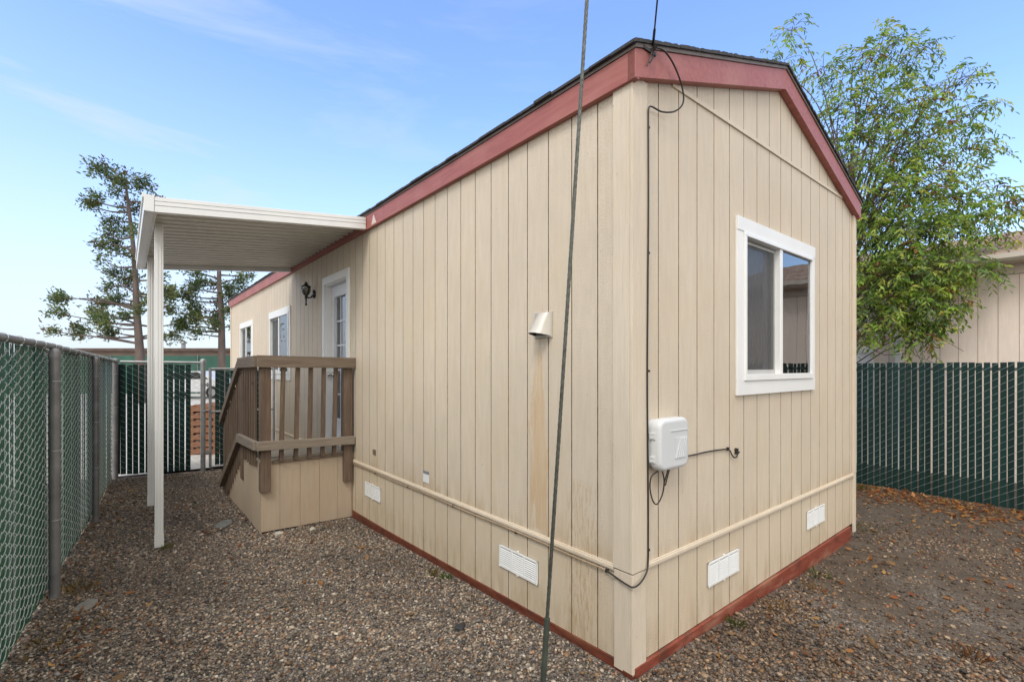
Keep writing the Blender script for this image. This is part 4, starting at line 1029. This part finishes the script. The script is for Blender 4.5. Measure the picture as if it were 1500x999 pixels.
mb=MB(); V=[(u,v,(g(u,v) if (-7<u<9 and -7<v<10) else -.07)) for v in vs_ for u in us]; nu=len(us)
F=[(j*nu+i,j*nu+i+1,(j+1)*nu+i+1,(j+1)*nu+i) for j in range(len(vs_)-1) for i in range(nu-1)]
mb.add(V,F,0,True); o=mb.build('ground',M['ground']); setp(o,'brown gravel and bare dirt yard around the home','ground',kind='structure')
mb=MB(); mb.add([(-7.5,8.5,-.015),(-1.3,7.78,-.015),(-.02,7.72,-.015),(-.02,12.4,-.01),(6,12.4,-.01),(6,60,0),(-7.5,60,0)],[(0,1,2,3,4,5,6)]); 
o=mb.build('concrete_lot',M['concrete']); setp(o,'pale concrete lot beyond the back gate','pavement',kind='structure')
mb=MB(); mb.box((-8,7.90-.0,-.05),(-1.35,8.0,.012)); 

# gravel stones
def stones():
    A=[]; 
    def add(n,u0,u1,v0,v1,s0,s1,keep): 
        u=rng.uniform(u0,u1,n); v=rng.uniform(v0,v1,n); s=rng.uniform(s0,s1,n)*rng.choice([.65,1,1,1.3,1.7],n,p=[.25,.3,.25,.15,.05])
        k=keep(u,v); A.append(np.stack([u[k],v[k],s[k]],1))
    def vis(u,v):
        X=CX+UX*u+VX*v; Y=CY+UY*u+VY*v
        return (Y>1.2)&(np.abs(X/np.maximum(Y,.1))<1.2)
    inside=lambda u,v:(u>-.03)&(v>-.035)&(u<3.7)
    fenceu=lambda v:-2.49+.069*(v-3.2)
    deck=lambda u,v:(u>-.98)&(v>3.97)&(v<6.)
    ok=lambda u,v:vis(u,v)&~inside(u,v)&(u>fenceu(v)-.12)&~deck(u,v)
    add(88000,-2.9,0.,-1.5,4.2,.0045,.0098,lambda u,v:ok(u,v)&(u<.0))
    add(30000,-2.7,0.,4.2,7.9,.0055,.0115,lambda u,v:ok(u,v)&(v<7.75))
    nz=lambda u,v:(np.sin(u*2.1+v*1.3)+np.sin(u*1.1-v*2.7+1)+np.sin(3.7*u+2.9*v)*.6)
    wl_=lambda u,v:(rng.random(len(u))<np.clip(1.15-.42*u+.28*nz(u,v)+np.clip((-v-.9)*0,0,1)+.35*(v>-.35),.13,1))
    add(52000,0.,4.2,-2.6,0.,.005,.0115,lambda u,v:ok(u,v)&wl_(u,v))
    add(22000,3.5,6.35,-2.6,2.2,.004,.010,lambda u,v:vis(u,v)&~inside(u,v)&(rng.random(len(u))<.45+.18*nz(u,v)))
    A=np.concatenate(A); n=len(A)
    t=(1+5**.5)/2
    ico=np.array([(-1,t,0),(1,t,0),(-1,-t,0),(1,-t,0),(0,-1,t),(0,1,t),(0,-1,-t),(0,1,-t),(t,0,-1),(t,0,1),(-t,0,-1),(-t,0,1)])/math.sqrt(1+t*t)
    fi=np.array([(0,11,5),(0,5,1),(0,1,7),(0,7,10),(0,10,11),(1,5,9),(5,11,4),(11,10,2),(10,7,6),(7,1,8),(3,9,4),(3,4,2),(3,2,6),(3,6,8),(3,8,9),(4,9,5),(2,4,11),(6,2,10),(8,6,7),(9,8,1)])
    V=np.empty((n,12,3)); a=rng.uniform(0,6.28,n); ca,sa=np.cos(a)[:,None],np.sin(a)[:,None]
    tl=rng.normal(0,.35,n)[:,None]
    P_=ico[None]*(1+rng.uniform(-.28,.28,(n,12,1)))*np.stack([rng.uniform(.8,1.5,n),rng.uniform(.7,1.1,n),rng.uniform(.4,.75,n)],1)[:,None,:]
    x=P_[:,:,0]*np.cos(tl)-P_[:,:,2]*np.sin(tl); z=P_[:,:,0]*np.sin(tl)+P_[:,:,2]*np.cos(tl); y=P_[:,:,1]
    s=A[:,2][:,None]
    gz=np.array([g(u,v) for u,v in A[:,:2]])
    V[:,:,0]=(x*ca-y*sa)*s+A[:,0][:,None]; V[:,:,1]=(x*sa+y*ca)*s+A[:,1][:,None]; V[:,:,2]=z*s+(gz+A[:,2]*rng.uniform(.0,.75,n))[:,None]
    f=(fi[None]+np.arange(n)[:,None,None]*12).reshape(-1,3)
    me=bpy.data.meshes.new('gravel'); me.vertices.add(n*12); me.vertices.foreach_set('co',V.astype(np.float32).ravel())
    me.loops.add(f.size); me.loops.foreach_set('vertex_index',f.ravel().astype(np.int32)); me.polygons.add(len(f)); me.polygons.foreach_set('loop_start',np.arange(len(f),dtype=np.int32)*3); me.update(calc_edges=True)
    pal=np.array([(.16,.14,.125),(.22,.19,.165),(.11,.095,.085),(.30,.26,.22),(.26,.20,.16),(.19,.135,.10),(.38,.34,.30),(.075,.068,.062),(.24,.15,.11),(.14,.13,.13),(.20,.19,.185)])
    pc_=pal[rng.choice(11,n,p=[.17,.15,.14,.10,.09,.08,.05,.09,.03,.05,.05])]*rng.uniform(.8,1.2,(n,1))
    pc_=np.clip((pc_-.19)*1.35+.19,.035,.6)*np.array([1.05,1.035,.98])*(1+.20*np.sin(A[:,0]*2.3+A[:,1]*1.1)*np.sin(A[:,1]*1.9-A[:,0]*.7)+.10*np.sin(A[:,0]*6.1+A[:,1]*5.3))[:,None]; right=(A[:,0]>.0)[:,None]; pc_=np.where(right,pc_*np.array([.72,.61,.51]),pc_)
    cc=np.ones((n,12,4),np.float32); cc[:,:,:3]=pc_[:,None]
    at=me.color_attributes.new('tint','FLOAT_COLOR','POINT'); at.data.foreach_set('color',cc.ravel())
    me.materials.append(M['stone']); o=bpy.data.objects.new('gravel',me); COL.objects.link(o); o.location=H2W(0,0,0); o.rotation_euler=(0,0,ANG)
    setp(o,'loose brown and grey crushed gravel covering the yard','gravel',kind='stuff')
stones()
# fallen leaves
n1,n2,n3,n4=1900,330,70,110
u=np.concatenate([6.15-np.abs(rng.normal(0,.55,n1)),rng.uniform(.3,6,n2),rng.uniform(-2.4,-.2,n3),lf(3)+.12+np.abs(rng.normal(0,.16,n4))])
v=np.concatenate([rng.uniform(-2.3,1.8,n1),rng.uniform(-2.4,-.1,n2),rng.uniform(-.5,6,n3),rng.uniform(1.0,7.7,n4)])
k=~((u<3.75)&(v>-.03)&(u>-.02)); u,v=u[k],v[k]; n=len(u)
C_=np.stack([u,v,np.array([g(a,b_) for a,b_ in zip(u,v)])+.014],1)
D_=rdir(n)*np.array([1,1,.25]); Nn=np.array([0,0,1.])+rng.normal(size=(n,3))*.35
pal=np.array([(.38,.13,.035),(.45,.20,.06),(.28,.09,.03),(.50,.28,.10),(.20,.09,.045),(.33,.20,.10)])
L_=rng.uniform(.025,.075,n)
o=leafmesh('fallen_leaves',C_,D_,Nn,L_,L_*rng.uniform(.4,.6,n),pal[rng.integers(0,6,n)]*rng.uniform(.6,1.15,(n,1)),None,M['leaf'],-.25)
o.location=H2W(0,0,0); o.rotation_euler=(0,0,ANG); setp(o,'orange and brown fallen leaves scattered over the gravel and dirt','leaf litter',kind='stuff')
# weeds
C_=[];D_=[];L_=[];K_=[]
def tuft(u,v,n,h,col,sp=.04):
    for i in range(n):
        a=rng.uniform(0,6.28); r=rng.uniform(0,sp); C_.append((u+r*math.cos(a),v+r*math.sin(a),g(u,v)+.004)); D_.append((math.cos(a)*rng.uniform(.2,1.2),math.sin(a)*rng.uniform(.2,1.2),1)); L_.append(h*rng.uniform(.5,1.2)); K_.append(np.array(col)*rng.uniform(.7,1.3))
tuft(-.10,1.72,22,.045,(.10,.20,.02)); tuft(-.16,1.85,24,.05,(.25,.2,.07),.07); tuft(.95,-.10,26,.05,(.11,.15,.03),.07); tuft(2.3,-.12,30,.05,(.13,.15,.04),.1); tuft(1.4,-.16,34,.05,(.3,.19,.08),.12); tuft(2.0,-.2,20,.05,(.3,.19,.08),.1)
tuft(4.0,.05,80,.035,(.20,.17,.05),.22); tuft(5.9,.5,40,.06,(.18,.17,.05),.15); tuft(-1.78,4.05,24,.06,(.20,.21,.05),.06); tuft(-2.35,3.25,40,.07,(.30,.22,.10),.15); tuft(1.7,-1.1,40,.05,(.22,.11,.05),.07); tuft(-2.4,2.4,30,.06,(.3,.22,.1),.2)
n=len(C_); o=leafmesh('weeds',np.array(C_),np.array(D_),rdir(n),np.array(L_),np.full(n,.005),np.array(K_),None,M['leaf'],.3)
o.location=H2W(0,0,0); o.rotation_euler=(0,0,ANG); setp(o,'sparse low weeds and dry grass along the wall and fence bottoms','weeds',kind='stuff')
# bigger stones
def rock(u,v,s,sc,label,col,seed,flat=.5):
    rr=random.Random(seed); bm=bmesh.new(); bmesh.ops.create_icosphere(bm,subdivisions=2,radius=s)
    for x in bm.verts:
        k=1+rr.uniform(-.16,.16); x.co=Vector((x.co.x*sc*k,x.co.y*k,x.co.z*flat*k))
    me=bpy.data.meshes.new('rock'); bm.to_mesh(me); bm.free(); me.materials.append(simple('rock_stone',col,.8,var=.2,scale=30,bs=.5))
    o=bpy.data.objects.new('rock',me); COL.objects.link(o); o.location=H2W(u,v,g(u,v)+s*flat*.35); o.rotation_euler=(0,0,rr.uniform(0,3)); setp(o,label,'rock')
import bmesh
rock(-.83,3.86,.038,1.3,'pale flat rock touching the near corner of the porch skirt',(.42,.40,.36),1)
rock(-.52,3.76,.032,1.1,'small pale angular rock in front of the middle of the porch skirt',(.45,.42,.37),2,.8)
rock(-1.22,4.55,.085,1.5,'flat grey rock lying beside the porch side skirt',(.17,.17,.16),3,.3)
rock(-2.30,2.93,.062,1.6,'flat grey slab of stone at the foot of the nearest fence post',(.20,.19,.17),4,.28)
rock(-.42,1.02,.035,1.3,'dark lump lying in the gravel near the guy cable',(.03,.03,.032),5,.6)
# twigs on the dirt
mb=MB(); p=[(1.75,-1.28),(1.66,-1.38),(1.6,-1.5)]
mb.tube([(a,b_,g(a,b_)+.02) for a,b_ in p],[.006,.006,.004],6)
setp(mb.build('stick',M['twig'],None,base=(1.66,-1.38,0)),'short dry stick lying on the bare dirt','stick')

# ------------------------------------------------------------------ SKY, SUN, CAMERA
EL,AZ=R(52),R(200)     # sun direction: azimuth measured clockwise from +Y
world=bpy.data.worlds.new('World'); scene.world=world; world.use_nodes=True
nt=world.node_tree; nt.nodes.clear()
out=nt.nodes.new('ShaderNodeOutputWorld'); bg=nt.nodes.new('ShaderNodeBackground')
sky=nd(nt,'ShaderNodeTexSky',sky_type='NISHITA'); sky.sun_disc=False; sky.sun_elevation=EL; sky.sun_rotation=AZ
sky.air_density=1.; sky.dust_density=.3; sky.ozone_density=1.6
tc=nd(nt,'ShaderNodeTexCoord'); sep=nd(nt,'ShaderNodeSeparateXYZ'); nt.links.new(tc.outputs['Generated'],sep.inputs[0])
X_,Y_,Z_=sep.outputs
mp=nd(nt,'ShaderNodeMapping'); mp.inputs['Scale'].default_value=(1.2,1.2,7.); mp.inputs['Rotation'].default_value=(R(6),R(10),0); nt.links.new(tc.outputs['Generated'],mp.inputs[0])
cn=noise(nt,mp.outputs[0],1.5,7,.6,.4)
streak=ramp(nt,cn,[(.50,0.),(.72,1.)])
# thin horizon veil, streaky cirrus to the left, broken overcast added unseen overhead and behind for neutral light
lowv=ramp(nt,mth(nt,'ADD',Z_,mth(nt,'MULTIPLY',mth(nt,'ADD',X_,.7),.10)),[(0.,1.),(.14,.72),(.32,.24),(.54,0.)])
leftm=ramp(nt,mth(nt,'ADD',mth(nt,'MULTIPLY',X_,-.5),.5),[(.35,0.),(.85,1.)])
over=ramp(nt,mth(nt,'ADD',Z_,mth(nt,'MULTIPLY',cn,.15)),[(.72,0.),(.86,1.)])
behind=ramp(nt,mth(nt,'ADD',mth(nt,'MULTIPLY',Y_,-.5),.5),[(.42,0.),(.62,1.)])
rightm=ramp(nt,mth(nt,'ADD',mth(nt,'MULTIPLY',X_,.5),.5),[(.80,0.),(.92,1.)])
cl=mth(nt,'MAXIMUM',over,behind,clamp=True)
veil=mth(nt,'MAXIMUM',mth(nt,'MULTIPLY',lowv,1.),mth(nt,'MULTIPLY',mth(nt,'MULTIPLY',streak,leftm),.7),clamp=True)
SKYM=mixc(nt,1.,sky.outputs[0],(1.12,1.20,1.38),'MULTIPLY')
fillcloudc=(6.2,6.0,5.65)
c=mixc(nt,veil,SKYM,(2.85,3.20,3.65))
c=mixc(nt,cl,c,fillcloudc)
nt.links.new(c,bg.inputs[0]); bg.inputs[1].default_value=.15
nt.links.new(bg.outputs[0],out.inputs[0])
sl=bpy.data.lights.new('sun','SUN'); sl.energy=1.0; sl.angle=R(20); sl.color=(1,.95,.88)
so=bpy.data.objects.new('sun',sl); COL.objects.link(so)
dv=Vector((math.sin(AZ)*math.cos(EL),math.cos(AZ)*math.cos(EL),math.sin(EL)))
so.rotation_euler=dv.to_track_quat('Z','Y').to_euler(); so.location=dv*30
cam=bpy.data.cameras.new('camera'); co=bpy.data.objects.new('camera',cam); COL.objects.link(co); scene.camera=co
co.location=(0,0,CAMH); co.rotation_euler=(R(90),0,0)
cam.sensor_width=36; cam.sensor_fit='HORIZONTAL'; cam.lens=36*698/1500; cam.clip_start=.05; cam.clip_end=600
cam.shift_x=0; cam.shift_y=(538-499.5)/1500
vs=scene.view_settings; vs.view_transform='Standard'; vs.look='None'; vs.exposure=.86; vs.gamma=1.; vs.use_curve_mapping=False
scene.cycles.use_denoising=True
scene.cycles.max_bounces=8; scene.cycles.transparent_max_bounces=16
